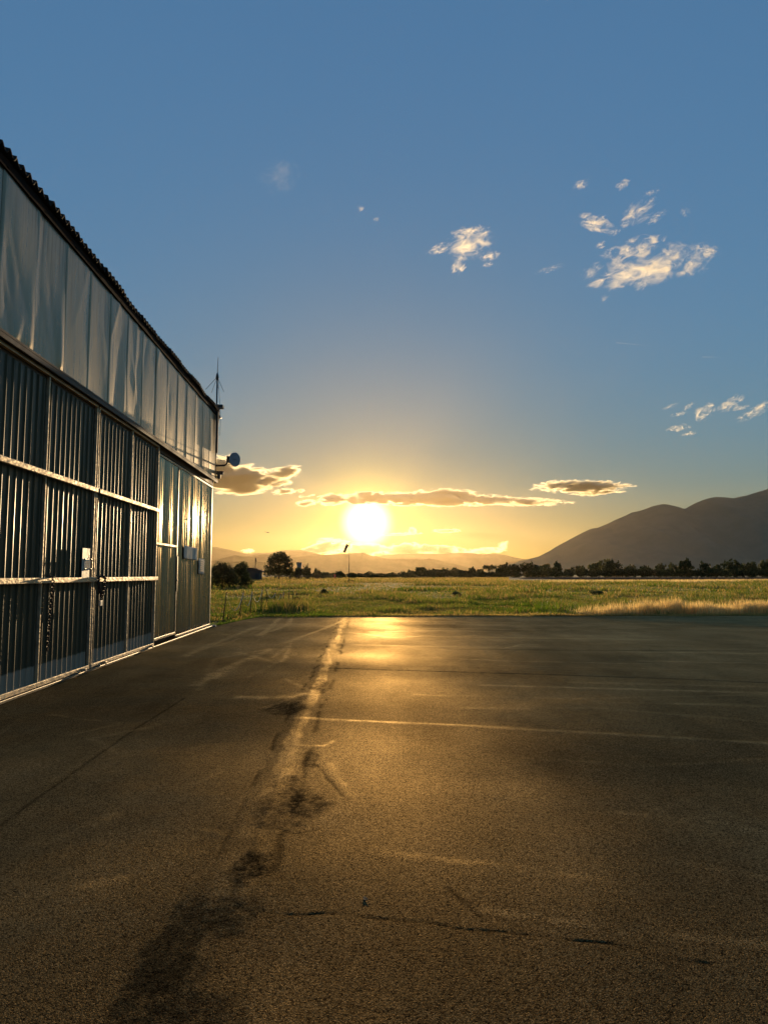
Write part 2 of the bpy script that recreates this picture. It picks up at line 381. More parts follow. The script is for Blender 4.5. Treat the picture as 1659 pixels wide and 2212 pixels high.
# pale scuffs and curved tyre marks
for k, (pts, wd, pl) in enumerate([
    (((560,1352),(500,1375),(440,1400),(400,1418)), .09, .5), (((604,1336),(585,1355),(560,1372)), .07, .7), (((630,1336),(622,1350),(590,1362),(560,1372)), .08, .6),
    (((745,1338),(700,1358),(660,1372),(620,1388)), .06, .6), (((590,1400),(520,1430),(460,1465)), .10, .35), (((470,1455),(420,1480)), .1, .3),
    (((480,1668),(415,1692)), .03, .4), (((240,1760),(150,1800),(60,1830)), .05, .4), (((590,1420),(630,1390),(610,1430)), .05, .3),
    (((920,1420),(1100,1428),(1400,1434)), .05, .3), (((900,1500),(1250,1510),(1659,1500)), .05, .28), (((1000,1530),(1300,1530),(1659,1560)), .05, .3),
    (((1090,1400),(1130,1392),(1160,1392)), .06, .4), (((1180,1640),(1400,1655),(1659,1640)), .04, .25), (((820,1840),(1000,1860),(1300,1900)), .04, .2),
    (((100,1930),(260,1900)), .04, .3), (((800,1365),(950,1362),(1120,1366)), .07, .35), (((740,1365),(860,1378),(930,1372)), .07, .35)]):
    seam(gp(*pts), wd, lift=.004, pale=pl*(1.5 if pts[0][1] < 1480 else .7), wob_a=.03, sd=90+k*3, rag=.95, pol=.15)
for k in range(26):      # worn wheel tracks on the left lane
    y0 = rng.uniform(3.5, 22); x0 = rng.uniform(-3.8, -.9); L = rng.uniform(1, 4)
    seam([(x0, y0), (x0+rng.uniform(-.5,.5), y0+L*.5), (x0+rng.uniform(-.9,.9), y0+L)], rng.uniform(.02,.07), pale=rng.uniform(-.15,.5), wob_a=.03, sd=300+k, rag=.9)
for k in range(60):       # low tyre streaks across the right lane
    y0 = rng.uniform(8, 25); x0 = rng.uniform(0, 10); L = rng.uniform(2, 9)
    seam([(x0, y0), (x0+L, y0-L*rng.uniform(.1,.3))], rng.uniform(.03,.09), pale=rng.uniform(-.35,.85), wob_a=.02, sd=200+k, rag=.7)
tone = tone*(1+.55*sstep(5, 17, AY)); hgt *= .2*sstep(-3, 1.5, AY); hgt = np.where(AX < -4.3, -.01, hgt)  # tone brightened towards the far edge: veiling glow painted into the asphalt colour
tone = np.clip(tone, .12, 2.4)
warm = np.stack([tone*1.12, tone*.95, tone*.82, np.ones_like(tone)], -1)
V = np.stack([AX, AY, hgt], -1).reshape(-1,3); nr, nc = AX.shape
# vertical lip along the far edge
lip = V[-nc:].copy(); lip[:,2] = -.08
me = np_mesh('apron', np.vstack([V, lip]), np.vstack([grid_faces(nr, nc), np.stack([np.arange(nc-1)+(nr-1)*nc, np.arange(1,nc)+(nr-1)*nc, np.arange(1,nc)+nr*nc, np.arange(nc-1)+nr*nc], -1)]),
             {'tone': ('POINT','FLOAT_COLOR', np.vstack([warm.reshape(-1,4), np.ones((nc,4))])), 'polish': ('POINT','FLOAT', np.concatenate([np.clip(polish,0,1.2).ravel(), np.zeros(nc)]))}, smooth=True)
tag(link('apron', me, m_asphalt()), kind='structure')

# runway beyond the field
rw = [ground(1120,1250.2,-.02), ground(1800,1256,-.02), ground(1800,1247.2,-.02), ground(1140,1247.2,-.02)]
nx = 30
lo = [rw[0].lerp(rw[1], i/nx) for i in range(nx+1)]; hi = [rw[3].lerp(rw[2], i/nx) for i in range(nx+1)]
me = np_mesh('runway', [tuple(p) for p in lo+hi], [(i, i+1, nx+2+i, nx+1+i) for i in range(nx)])
tag(link('runway', me, simple('runway_asphalt', (.075,.062,.05), 1.0, spec=.0, nscale=.15, namt=.3)), kind='structure')

# ================================================================= GRASS
def blades(P, H, W, lean, tint, rs):
    """curved two-segment blades: P (n,3) roots"""
    n = len(P); az = rs.uniform(0, 2*np.pi, n); fx, fy = np.cos(az), np.sin(az)
    la = rs.uniform(0, 2*np.pi, n); L = lean*rs.uniform(.2, 1, n)*H
    lx, ly = np.cos(la)*L, np.sin(la)*L
    def at(f, side, wf):
        return np.stack([P[:,0]+lx*f*f+side*fx*W*wf, P[:,1]+ly*f*f+side*fy*W*wf, P[:,2]+H*f*(1-.15*f*lean)], -1)
    V = np.stack([at(0,-1,1), at(0,1,1), at(.55,1,.8), at(.55,-1,.8), at(1,0,0)], 1)
    # head: last quad degenerates to a tip; written as quads for one face size
    V = np.concatenate([V, at(1,.3,.35)[:,None]], 1).reshape(-1,3)
    b = np.arange(n)[:,None]*6
    Fq = np.concatenate([b+np.array([[0,1,2,3]]), b+np.array([[3,2,5,4]])], 1).reshape(-1,4)
    C = np.repeat(np.concatenate([tint, np.ones((n,1))], 1), 6, 0)
    return V, Fq, C
def field_tint(X, Y, rs, dry):
    n = len(X)
    g1 = np.array([.090,.132,.020]); g2 = np.array([.150,.165,.036]); d1 = np.array([.48,.32,.12]); d2 = np.array([.22,.16,.055])
    a = fbm(X*.25, Y*.12, 4, 301); b = fbm(X*.9, Y*.35, 3, 302)
    c = g1 + (g2-g1)*sstep(.4,.62,a)[:,None]
    dr = np.clip(dry + sstep(.54,.72,b)*.35, 0, 1)[:,None]
    pick = (rs.uniform(0,1,n)[:,None] < dr)
    dc = d2 + (d1-d2)*rs.uniform(0,1,n)[:,None]
    c = np.where(pick, dc, c)
    return c*rs.uniform(.7,1.3,n)[:,None]
rs = np.random.default_rng(21)
VV, FF, CC = [], [], []; nv = 0
def push(P, H, W, lean, tint):
    global nv
    v, f, c = blades(P, H, W, lean, tint, rs); VV.append(v); FF.append(f+nv); CC.append(c); nv += len(v)
def cone_pts(n, y0, y1, pw=1.0):
    Y = (y0**pw + (y1**pw-y0**pw)*rs.uniform(0,1,n))**(1/pw)
    X = Y*rs.uniform(-.24, .66, n) + rs.uniform(-2, 2, n)
    return X, Y
def keep(X, Y): return (Y > front_edge(X)+.05) & ~((X < -4.0) & (Y < 22.3))
# short verge straw right along the asphalt
n = 26000; X = rs.uniform(-5.5, 20, n); Y = front_edge(X) + np.abs(rs.normal(0, .45, n)) + .03
straw = sstep(-.5, 3, X)*.9
H = rs.uniform(.04,.15,n)*(.5+.9*fbm(X*.8, Y*.8, 3, 5))
push(np.stack([X,Y,np.full(n,-.06)],-1), H+.03, np.full(n,.006), .8, field_tint(X,Y,rs,straw)*np.where(straw>.4,1.55,1.0)[:,None])
n = 9000; X = rs.uniform(-3.4, 20, n); Y = front_edge(X) - np.abs(rs.normal(0,.14,n))*(2.2*sstep(.45,.7,fbm(X*1.1, X*0+2, 4, 88)))+.02
push(np.stack([X,Y,np.full(n,-.01)],-1), rs.uniform(.02,.10,n), np.full(n,.006), .9, field_tint(X,Y,rs,.25+straw[:1]*0+.5*sstep(-.5,3,X)))
# near meadow
n = 95000; X, Y = cone_pts(n, 23, 62, 1.2); k = keep(X,Y); X, Y = X[k], Y[k]; n = len(X)
cl = fbm(X*.5, Y*.32, 4, 7); H = (.06+.36*sstep(.42,.72,cl))*rs.uniform(.6,1.25,n)
mow = sstep(-1.5, 3.0, X - (Y-27)*.02); H *= .3+.7*np.clip(mow*.8 + sstep(38,60,Y), 0, 1)
push(np.stack([X,Y,np.full(n,-.06)],-1), H, rs.uniform(.007,.016,n), .7, field_tint(X,Y,rs,.08+.25*sstep(36,60,Y)))
n = 90000; X, Y = cone_pts(n, 25, 48, 1.0); k = keep(X,Y); X, Y = X[k], Y[k]; n = len(X)
H = (.04+.12*fbm(X*.9, Y*.5, 3, 77))*rs.uniform(.6,1.2,n)
push(np.stack([X,Y,np.full(n,-.06)],-1), H, rs.uniform(.008,.016,n), .8, field_tint(X,Y,rs,.10)*.8)
# tall golden oats at the right edge of the field
n = 30000; X = rs.uniform(5.5, 21, n); Y = front_edge(X)+.55+np.abs(rs.normal(0,1,n))*1.1
k = rs.uniform(0,1,n) < sstep(7.8, 14, X/Y*27.5 + (fbm(X*.7, Y*.4, 3, 9)-.5)*5)*(.25+.75*sstep(.3,.55,fbm(X*1.2,Y*.8,3,10))); X, Y = X[k], Y[k]; n = len(X)
tall = rs.uniform(.26,.70,n)*(.35+1.1*fbm(X*1.4, Y*1.1, 3, 91))*(.6+.4*sstep(7.5,12,X))
push(np.stack([X,Y,np.full(n,-.06)],-1), tall, rs.uniform(.005,.011,n), .35, np.array([.74,.55,.25])*rs.uniform(.6,1.25,n)[:,None])
# weeds round the rope fence on the left
n = 1800; X = rs.normal(-2.9,.5,n); Y = rs.normal(33.5,1.5,n); H = rs.uniform(.15,.6,n)
push(np.stack([X,Y,np.full(n,-.06)],-1), H, rs.uniform(.006,.014,n), .5, field_tint(X,Y,rs,.35)*.8)
# middle and far field as coarser tufts
n = 110000; X, Y = cone_pts(n, 58, 190, .9); cl = fbm(X*.16, Y*.08, 4, 8); H = (.08+.45*sstep(.45,.72,cl))*rs.uniform(.6,1.3,n)
push(np.stack([X,Y,np.full(n,-.06)],-1), H, rs.uniform(.02,.05,n), .6, field_tint(X,Y,rs,.22+.35*sstep(60,150,Y)*(1-sstep(.1,.45,X/Y))))
def off_runway(X, Y):
    return ~((Y > 200) & (X > .22*Y))
n = 70000; X, Y = cone_pts(n, 180, 520, .9); k = off_runway(X, Y); X, Y = X[k], Y[k]; n = len(X)
H = (.18+.4*fbm(X*.1, Y*.05, 3, 12))*rs.uniform(.6,1.3,n)
push(np.stack([X,Y,np.full(n,-.06)],-1), H, rs.uniform(.05,.12,n), .5, field_tint(X,Y,rs,.62)*1.1)
# golden rim in front of the runway
n = 9000; X = rs.uniform(40,150,n); Y = X/.46*rs.uniform(.9,1.02,n) ; Y = 165+ (Y-165)*.25 + rs.normal(0,5,n)
push(np.stack([X,Y,np.full(n,-.06)],-1), rs.uniform(.3,.75,n), rs.uniform(.02,.05,n), .4, np.array([.74,.55,.25])*rs.uniform(.6,1.2,n)[:,None])
me = np_mesh('grass', np.vstack(VV), np.vstack(FF), {'tint': ('POINT','FLOAT_COLOR', np.vstack(CC))})
tag(link('grass', me, M['grass']), 'long meadow grass, green and straw coloured, covering the field', 'grass', kind='stuff')

# ================================================================= HILLS
def m_hill(name, c1, c2, sc):
    m, t = new_mat(name)
    out = t.n('ShaderNodeOutputMaterial'); p = t.n('ShaderNodeBsdfPrincipled'); p.inputs['Roughness'].default_value = 1; p.inputs['Specular IOR Level'].default_value = 0
    tc = t.n('ShaderNodeTexCoord'); n1 = t.n('ShaderNodeTexNoise', i_Vector=tc.outputs['Object']); n1.inputs['Scale'].default_value = sc; n1.inputs['Detail'].default_value = 9; n1.inputs['Roughness'].default_value = .62
    t.l(t.mix(t.ramp(n1.outputs[0], .38, .64), c1, c2), p.inputs['Base Color']); t.l(p.outputs[0], out.inputs[0])
    return m
def hill(name, D, prof, mat, spread=1.7, seed=0, rough=.10, tail=(0, 0)):
    """a ridge whose crest passes through the profile at distance D, with spurs and gullies down both flanks"""
    us = np.array([p[0] for p in prof], float); vs = np.array([p[1] for p in prof], float)
    uu = np.linspace(us[0], us[-1], 240); vv = np.interp(uu, us, vs)
    vv = vv + (fbm(uu*.06, uu*0+seed, 4, seed)-.5)*1.6
    C = np.array([tuple(at_y(u_, v_, D)) for u_, v_ in zip(uu, vv)])
    ts = np.concatenate([np.linspace(-1, 0, 26), np.linspace(0, 1, 12)[1:]])
    rows = []
    hmax = C[:,2].max()
    for t_ in ts:
        wid = spread*hmax
        fall = (1-abs(t_)**.85)
        gul = (fbm(C[:,0]/260+seed, np.full(len(C), t_*3.0), 5, seed+5)-.5)*rough*2*hmax*math.sin(math.pi*min(1, abs(t_)))
        z = C[:,2]*fall + gul*(C[:,2]/hmax)
        y = C[:,1] + t_*wid + (fbm(C[:,0]/500, C[:,0]*0+t_, 3, seed+9)-.5)*wid*.3*abs(t_)
        k = y/C[:,1] if False else 1
        rows.append(np.stack([C[:,0]*k, y, np.where(abs(t_) > .999, -5, np.maximum(z, -5))], -1))
    V = np.concatenate(rows)
    me = np_mesh(name, V, grid_faces(len(ts), len(uu)), smooth=True)
    return tag(link(name, me, mat), kind='structure')
hill('mountain', 6500, [(1040,1246),(1075,1228),(1100,1218.5),(1126,1211),(1141,1207.6),(1162,1202.4),(1185,1191),(1211,1175.5),(1231,1165),(1254,1153),(1275,1142.7),(1293,1139.5),(1330,1123),(1364,1107),(1382,1103.5),(1408,1094),(1432,1089),(1442,1089.6),(1466,1095),(1477.5,1099.6),(1502,1086.5),(1526,1077),(1545,1072.7),(1583,1076),(1609,1071),(1636,1063),(1659,1056),(1720,1040),(1800,1036),(1900,1060),(2050,1110),(2300,1200),(2500,1246)],
     m_hill('scrub_mountain', (.110,.150,.112), (.126,.164,.122), .006), seed=3, rough=.2)
hill('hills', 12000, [(300,1235),(440,1216),(468,1210),(508,1198.5),(525,1201.6),(544,1201.6),(573,1197),(610,1203),(640,1202),(666,1199.5),(700,1198),(753,1195),(785,1193.6),(813,1203),(834,1206),(890,1207),(913,1209),(927,1205.5),(946,1209),(975,1216),(992,1220),(1011,1226),(1060,1243)],
     m_hill('far_hills', (.05,.05,.03), (.075,.065,.04), .004), seed=11, rough=.06)
hill('hills', 9000, [(380,1236),(470,1222),(497,1216),(518,1212),(540,1214),(561,1212),(590,1216),(620,1226),(680,1243)], m_hill('low_hills', (.05,.05,.03), (.07,.06,.035), .005), seed=17, rough=.06)
hill('hills', 18500, [(300,1200),(400,1186),(440,1182),(468,1181.5),(497,1187),(527,1195),(539,1196),(554,1194),(586,1194),(607,1190),(624,1188),(651,1188),(679,1193),(694,1198),(720,1204),(760,1202),(820,1199),(854,1197),(882,1195),(930,1196),(998,1193.5),(1044,1197),(1072,1196),(1095,1200),(1113,1205),(1137,1208),(1180,1215),(1250,1236)],
     m_hill('farthest_hills', (.05,.05,.035), (.07,.065,.045), .003), seed=23, rough=.05)
# ================================================================= HANGAR
XW = -4.24; YC = 21.75; YB = -14.0
for uv in ((0,1521),(104,1480),(210,1440),(343,1390),(463,1350)): print('wall foot', uv, [round(q,2) for q in ground(*uv)])
ZE = at_x(0, 372, XW+.0).z; ZR = at_x(0, 312, XW+.28).z; ZB = at_x(466, 1040, XW).z
print('eave', ZE, 'roof edge', ZR, 'beam', ZB, at_x(0,725,XW).z, at_x(464,895,XW))
ZE, ZR, ZB = 6.46, 6.62, 4.42
def m_galv(name, c1, c2, rough, metal, rust=True):
    m, t = new_mat(name)
    out = t.n('ShaderNodeOutputMaterial'); p = t.n('ShaderNodeBsdfPrincipled'); p.inputs['Metallic'].default_value = metal
    tc = t.n('ShaderNodeTexCoord'); mp = t.n('ShaderNodeMapping', i_Vector=tc.outputs['Object']); mp.inputs['Scale'].default_value = (1,3.2,.35)
    n1 = t.n('ShaderNodeTexNoise', i_Vector=mp.outputs[0]); n1.inputs['Scale'].default_value = 2.2; n1.inputs['Detail'].default_value = 6
    mp2 = t.n('ShaderNodeMapping', i_Vector=tc.outputs['Object']); mp2.inputs['Scale'].default_value = (1,14,.5)
    n2 = t.n('ShaderNodeTexNoise', i_Vector=mp2.outputs[0]); n2.inputs['Scale'].default_value = 1.6; n2.inputs['Detail'].default_value = 5
    c = t.mix(t.ramp(n1.outputs[0], .35, .65), c1, c2)
    if rust:
        sx = t.n('ShaderNodeSeparateXYZ', i_Vector=tc.outputs['Object'])
        streak = t.math('MULTIPLY', t.ramp(n2.outputs[0], .52, .72), t.ramp(sx.outputs[2], ZE-1.1, ZE-.05))
        c = t.mix(t.math('MULTIPLY', streak, .75), c, (.10,.06,.03))
    t.l(c, p.inputs['Base Color']); t.l(t.ramp(n2.outputs[0], .3, .7, rough*.8, rough*1.2), p.inputs['Roughness'])
    b = t.n('ShaderNodeBump', i_Height=n2.outputs[0]); b.inputs['Strength'].default_value = .0; b.inputs['Distance'].default_value = .002
    t.l(b.outputs[0], p.inputs['Normal']); t.l(p.outputs[0], out.inputs[0])
    return m
def m_door(name, c1, c2, base, rough, metal, zb=.33):
    """painted ribbed sheet with a bare, splashed strip along its foot"""
    m, t = new_mat(name)
    out = t.n('ShaderNodeOutputMaterial'); p = t.n('ShaderNodeBsdfPrincipled')
    tc = t.n('ShaderNodeTexCoord'); mp = t.n('ShaderNodeMapping', i_Vector=tc.outputs['Object']); mp.inputs['Scale'].default_value = (1,6,.5)
    n1 = t.n('ShaderNodeTexNoise', i_Vector=mp.outputs[0]); n1.inputs['Scale'].default_value = 1.8; n1.inputs['Detail'].default_value = 6
    sx = t.n('ShaderNodeSeparateXYZ', i_Vector=tc.outputs['Object'])
    nb = t.n('ShaderNodeTexNoise', i_Vector=tc.outputs['Object']); nb.inputs['Scale'].default_value = 5
    edge = t.math('ADD', sx.outputs[2], t.math('MULTIPLY', nb.outputs[0], .06))
    f = t.ramp(edge, zb+.05, zb+.02)
    c = t.mix(t.ramp(n1.outputs[0], .35, .65), c1, c2); c = t.mix(f, c, base)
    t.l(c, p.inputs['Base Color']); p.inputs['Metallic'].default_value = metal; p.inputs['Specular IOR Level'].default_value = .35; p.inputs['Specular Tint'].default_value = (1,.82,.55,1)
    t.l(t.ramp(n1.outputs[0], .3, .7, rough*.8, rough*1.25), p.inputs['Roughness'])
    n3 = t.n('ShaderNodeTexNoise', i_Vector=tc.outputs['Object']); n3.inputs['Scale'].default_value = 7; n3.inputs['Detail'].default_value = 3
    b = t.n('ShaderNodeBump', i_Height=n3.outputs[0]); b.inputs['Strength'].default_value = .10; b.inputs['Distance'].default_value = .01
    t.l(b.outputs[0], p.inputs['Normal']); t.l(p.outputs[0], out.inputs[0])
    return m
MF = m_galv('galvanised_sheet', (.33,.26,.165), (.29,.23,.15), .33, .85)
MD = m_door('dark_ribbed_sheet', (.070,.070,.044), (.048,.050,.032), (.32,.28,.21), .42, .0)
MG = m_door('grey_ribbed_sheet', (.56,.50,.37), (.40,.37,.28), (.50,.47,.40), .24, .92, zb=.2)
hangar = root_at('hangar', 'long metal hangar with dented grey sheet above ribbed sliding doors', 'hangar', (XW, 8, 0))

# fascia: lapped sheets, each buckled in its own way
def panel(y0, y1, z0, z1, seed, strength):
    ny, nz = 26, 44
    Yv, Zv = np.meshgrid(np.linspace(0,1,ny), np.linspace(0,1,nz))
    d_ = (fbm(Yv*1.3+seed, Zv*1.5, 2, seed)-.5)*.04*strength
    rr = np.random.default_rng(seed)
    for k in range(int(1+3.4*strength)):
        a = rr.uniform(-.55,.55); cy_, cz_ = rr.uniform(.1,.9), rr.uniform(0,.9)
        u_ = (Yv-cy_)*math.cos(a)*.95 + (Zv-cz_)*math.sin(a)*1.9; w_ = -(Yv-cy_)*math.sin(a)*.95 + (Zv-cz_)*math.cos(a)*1.9
        ln = rr.uniform(.3,.9); am = rr.uniform(-1,1)*.03*strength
        d_ += am*np.exp(-np.abs(u_)/.13)*np.exp(-(w_/ln)**2)
    d_ += .012*np.sin(np.pi*Yv)*rr.uniform(-1,1) + (Yv-.5)*rr.uniform(-.010,.008)
    if strength > .8:       # loose lower corners that lift off the rail
        d_ += .05*np.exp(-((Yv-1)/.22)**2)*np.exp(-((Zv-.12)/.3)**2)*rr.uniform(.2,1)
    ed = np.minimum(1, np.minimum(Zv, 1-Zv)/.05); d_ *= (.25+.75*ed)*(.25+.75*np.minimum(1, np.minimum(Yv, 1-Yv)/.14))
    X_ = XW + .012 + np.clip(d_, -.03, .12) + .003*(1-Yv)
    X_[:,0] -= .004
    Yv = Yv.copy(); Yv[:,1] = Yv[:,0]+.002
    V_ = np.stack([X_, y0+(y1-y0)*Yv, z0+(z1-z0)*Zv], -1).reshape(-1,3)
    me = np_mesh('fascia_sheet', V_, grid_faces(nz, ny), smooth=True)
    o = link('fascia_sheet', me, MF); return own(o, hangar)
pit = .955; k = 0; yy = YC
while yy > 2.0:
    st = .95 if (8.9 < yy < 10.4 or 12.4 < yy < 14.3) else (.42 if yy < 17.2 else .22)
    panel(yy-pit-.02, yy, ZB+.03, ZE+.05, 400+k, st); yy -= pit; k += 1
own(MB().box(XW-.30, XW-.06, YB, yy-.002, ZB+.03, ZE).build('wall', MF), hangar)
# body of the building behind the doors
mb = MB(); mb.box(XW-.25, XW-.06, yy, YC-.02, ZB+.02, ZE+.02); mb.box(XW-16, XW-.5, YC-.22, YC-.04, 0, ZE-.02); mb.box(XW-16, XW-.45, YB, YB+.2, 0, ZE-.02)
mb.box(XW-16.2, XW-16, YB, YC, 0, ZE-.02); mb.box(XW-.45, XW-.30, YB, 3.4, 0, ZB-.05)
own(mb.build('wall', M['wallblock']), hangar)
own(MB().box(XW-.62, XW-.5, 3.4, YC-.25, 0, ZB-.04).build('inner_wall', M['wallblock']), hangar)
# roof: corrugated sheets, two slopes
ny = int((YC+.35-YB)/.177*8); Yr = np.linspace(YB-.3, YC+.10, ny); wave = np.cos(Yr/.177*2*math.pi)*.040
lap = (np.floor(Yr/1.06)%2)*.012 + (vnoise(Yr*.9, Yr*0, 8)-.5)*.03
Xr = [XW+.09, XW-.1, XW-8, XW-16.4]; Zr = [ZR, ZR+.05, ZR+1.9, ZR]
rows = [np.stack([np.full(ny, x_)+(lap*1.2 if i == 0 else 0), Yr, z_+wave+lap], -1) for i, (x_, z_) in enumerate(zip(Xr, Zr))]
me = np_mesh('roof', np.concatenate(rows), grid_faces(4, ny), smooth=False); ro = own(link('roof', me, M['roof']), hangar)
md = ro.modifiers.new('thickness', 'SOLIDIFY'); md.thickness = .03; md.offset = -1
mb = MB(); mb.box(XW+.02, XW+.045, YB, YC+.04, ZE-.02, ZR-.05)
y_ = 2.0
while y_ < YC: mb.box(XW+.03, XW+.045, y_, y_+.07, ZE+.0, ZE+.02); y_ += 1.06
own(mb.build('eave_board', M['eave']), hangar)
# header beam with its lip and the shadow gap over the doors
mb = MB(); mb.box(XW-.02, XW+.10, 2, YC+.02, ZB-.01, ZB+.028); mb.box(XW+.075, XW+.10, 2, YC+.02, ZB-.075, ZB-.01); mb.box(XW-.2, XW-.03, 2, YC, ZB-.16, ZB+.02)
own(mb.build('header_beam', M['beam'], bevel=.006), hangar)
own(MB().box(XW+.012, XW+.05, 2, YC+.10, .006, .045).build('door_track', M['steel'], bevel=.006), hangar)

def ribbed(y0, y1, z0, z1, X, pitch=.186, depth=.021, kind='rib', seed=0, nz=14):
    rr = np.random.default_rng(seed); ys_ = []; xs_ = []
    if kind == 'rib':
        n = max(1, round((y1-y0)/pitch)); p_ = (y1-y0)/n
        for k in range(n):
            c_ = y0+(k+.5)*p_; dd = depth*rr.uniform(.975,1.02); wd = rr.uniform(.95,1.05)
            for (o_, h_) in ((-.5,0),(-.30,.03),(-.12,.02),(-.085,.08),(-.066,.5),(-.052,.85),(-.03,1.0),(0,1.03),(.03,1.0),(.052,.85),(.066,.5),(.085,.08),(.12,.02),(.3,.03)):
                ys_.append(c_+o_*p_*wd if abs(o_) < .2 else c_+o_*p_); xs_.append(h_*dd)
        ys_.append(y1); xs_.append(0)
    else:
        n = int((y1-y0)/pitch*10); q = np.linspace(0,1,n)
        amp = depth*(.7+.6*vnoise(q*(y1-y0)/pitch, q*0, seed)); ys_ = list(y0+(y1-y0)*q); xs_ = list(amp*(.5+.5*np.cos((y1-y0)*q/pitch*2*math.pi)))
    ys_ = np.array(ys_); xs_ = np.array(xs_); zs_ = np.linspace(z0, z1, nz)
    Yg, Zg = np.meshgrid(ys_, zs_); Xg = X + np.tile(xs_, (nz,1)) + (fbm(Yg*1.3, Zg*.9, 3, seed+3)-.5)*.0025
    Yg = Yg + (fbm(Yg*5, Zg*.8, 2, seed+4)-.5)*.004
    return np_mesh('ribbed_sheet', np.stack([Xg, Yg, Zg], -1).reshape(-1,3), grid_faces(nz, len(ys_)), smooth=True)
def frame_box(mb, X0, X1, y0, y1, z0, z1): return mb.box(X0, X1, y0, y1, z0, z1)
XD = XW + .02           # face of the sliding leaves
def leaf(y0, y1, label=None, seed=0):
    d = own(MB().box(XD-.09, XD-.055, y0+.03, y1-.03, .12, ZB-.16).build('sliding_door', M['black']), hangar)
    if label: d['label'] = label
    ym = (y0+y1)/2
    for (a_, b_, s_) in ((y0+.06, ym-.03, 1), (ym+.03, y1-.06, 2)):
        own(link('ribbed_sheet', ribbed(a_, b_, .10, ZB-.17, XD-.035, seed=seed+s_), MD), d)
    mb = MB(); zt = ZB-.115
    mb.box(XD-.04, XD+.012, y0, y0+.032, .05, zt); mb.box(XD-.04, XD+.012, y1-.032, y1, .05, zt)
    mb.box(XD-.04, XD+.006, ym-.016, ym+.016, .06, zt-.004)
    mb.box(XD-.04, XD+.016, y0, y1, zt, zt+.05); mb.box(XD-.04, XD+.014, y0+.034, y1-.034, .055, .115)
    own(mb.build('door_frame', M['rail'], bevel=.005), d)
    for z_ in (1.475, 2.93):
        own(MB().box(XD+.014, XD+.062, y0+.01, y1-.01, z_-.038, z_+.038).build('cross_rail', M['rail'], bevel=.008), d)
    for y_ in (y0+.5, y1-.35):
        own(MB().box(XD+.0145, XD+.08, y_, y_+.07, .055, .10).build('floor_bracket', M['rail'], bevel=.005), d)
    return d
leaf(8.02, 11.74, 'sliding door leaf with the metal plate', 500)
leaf(11.80, 15.46, 'sliding door leaf beside the access door', 520)
leaf(4.2, 7.96, None, 540)
# recessed bay at the far end
XR = XW - .085
bay = own(MB().box(XR-.1, XR-.06, 15.55, YC-.04, .04, ZB-.17).build('access_door', M['black']), hangar)
bay['label'] = 'recessed grey ribbed bay with the access door'
own(link('ribbed_sheet', ribbed(15.58, 17.46, .17, ZB-.24, XR, .165, .04, 'sin', 561), MG), bay)
own(link('ribbed_sheet', ribbed(17.62, YC-.10, .13, ZB-.24, XR, .19, .042, 'sin', 571), MG), bay)
mb = MB(); zt = ZB-.235
mb.box(XR-.03, XR+.045, 15.5, 15.56, .13, zt); mb.box(XR-.03, XR+.05, 17.50, 17.56, .05, zt); mb.box(XR-.03, XR+.045, YC-.09, YC-.04, .05, zt)
mb.box(XR-.03, XR+.052, 15.5, YC-.04, zt, zt+.05); mb.box(XR-.03, XR+.055, 15.57, 17.49, .13, .185); mb.box(XR-.03, XR+.055, 17.57, YC-.10, .05, .10)
own(mb.build('door_frame', M['steel'], bevel=.005), bay)
own(MB().box(XR+.046, XR+.075, 15.58, 17.49, 2.21, 2.26).build('cross_rail', M['rail'], bevel=.006), bay)
mb = MB(); mb.box(XR+.051, XR+.075, 17.47, 17.53, 1.15, 2.0); mb.box(XR+.06, XR+.10, 17.42, 17.47, 1.40, 1.44)
own(mb.build('handle', M['steel'], bevel=.004), bay)
own(MB().box(XW-.12, XW-.045, YC-.03, YC+.02, .02, ZB-.02).build('corner_post', M['rail'], bevel=.006), hangar)
own(MB().box(XW-.05, XW+.13, YC-.05, YC+.13, -.02, .05).build('foot_plate', M['concrete'], bevel=.01), hangar)

# ---- plate, notices, chains
p0 = at_x(186, 1217, XD+.02)
pl = root_at('metal_plate', 'pale metal plate with screwed-on notice above the lower door rail', 'sign', (XD, p0.y, 1.55))
hy = .155
mb = MB(); mb.box(XD+.015, XD+.024, p0.y-hy, p0.y+hy, 1.50, 1.97); part(mb, 'backing_plate', M['sign'], pl, bevel=.002)
mb = MB(); mb.box(XD+.026, XD+.034, p0.y-.10, p0.y+hy+.01, 1.63, 1.79); part(mb, 'notice', M['paper'], pl, bevel=.001)
mb = MB()
for i, (a_, b_) in enumerate(((-.06,.13),(-.07,.12),(-.03,.11),(-.07,.13))): mb.box(XD+.0345, XD+.0365, p0.y+a_, p0.y+b_, 1.655+.032*i, 1.668+.032*i)
part(mb, 'printing', M['ink'], pl)
mb = MB()
for y_ in (-.09, hy):
    for z_ in (1.645, 1.795): part(MB().lathe([(.0,.02),(.012,.018),(.014,0)], (XD+.034, p0.y+y_, z_), (1,0,0), 10), 'screw', M['steel'], pl)
mb = MB(); mb.tube([(XD+.03,p0.y+.03,1.80),(XD+.05,p0.y+.035,1.83),(XD+.05,p0.y+.035,1.90)], .006, 6); part(mb, 'hook', M['steel'], pl)
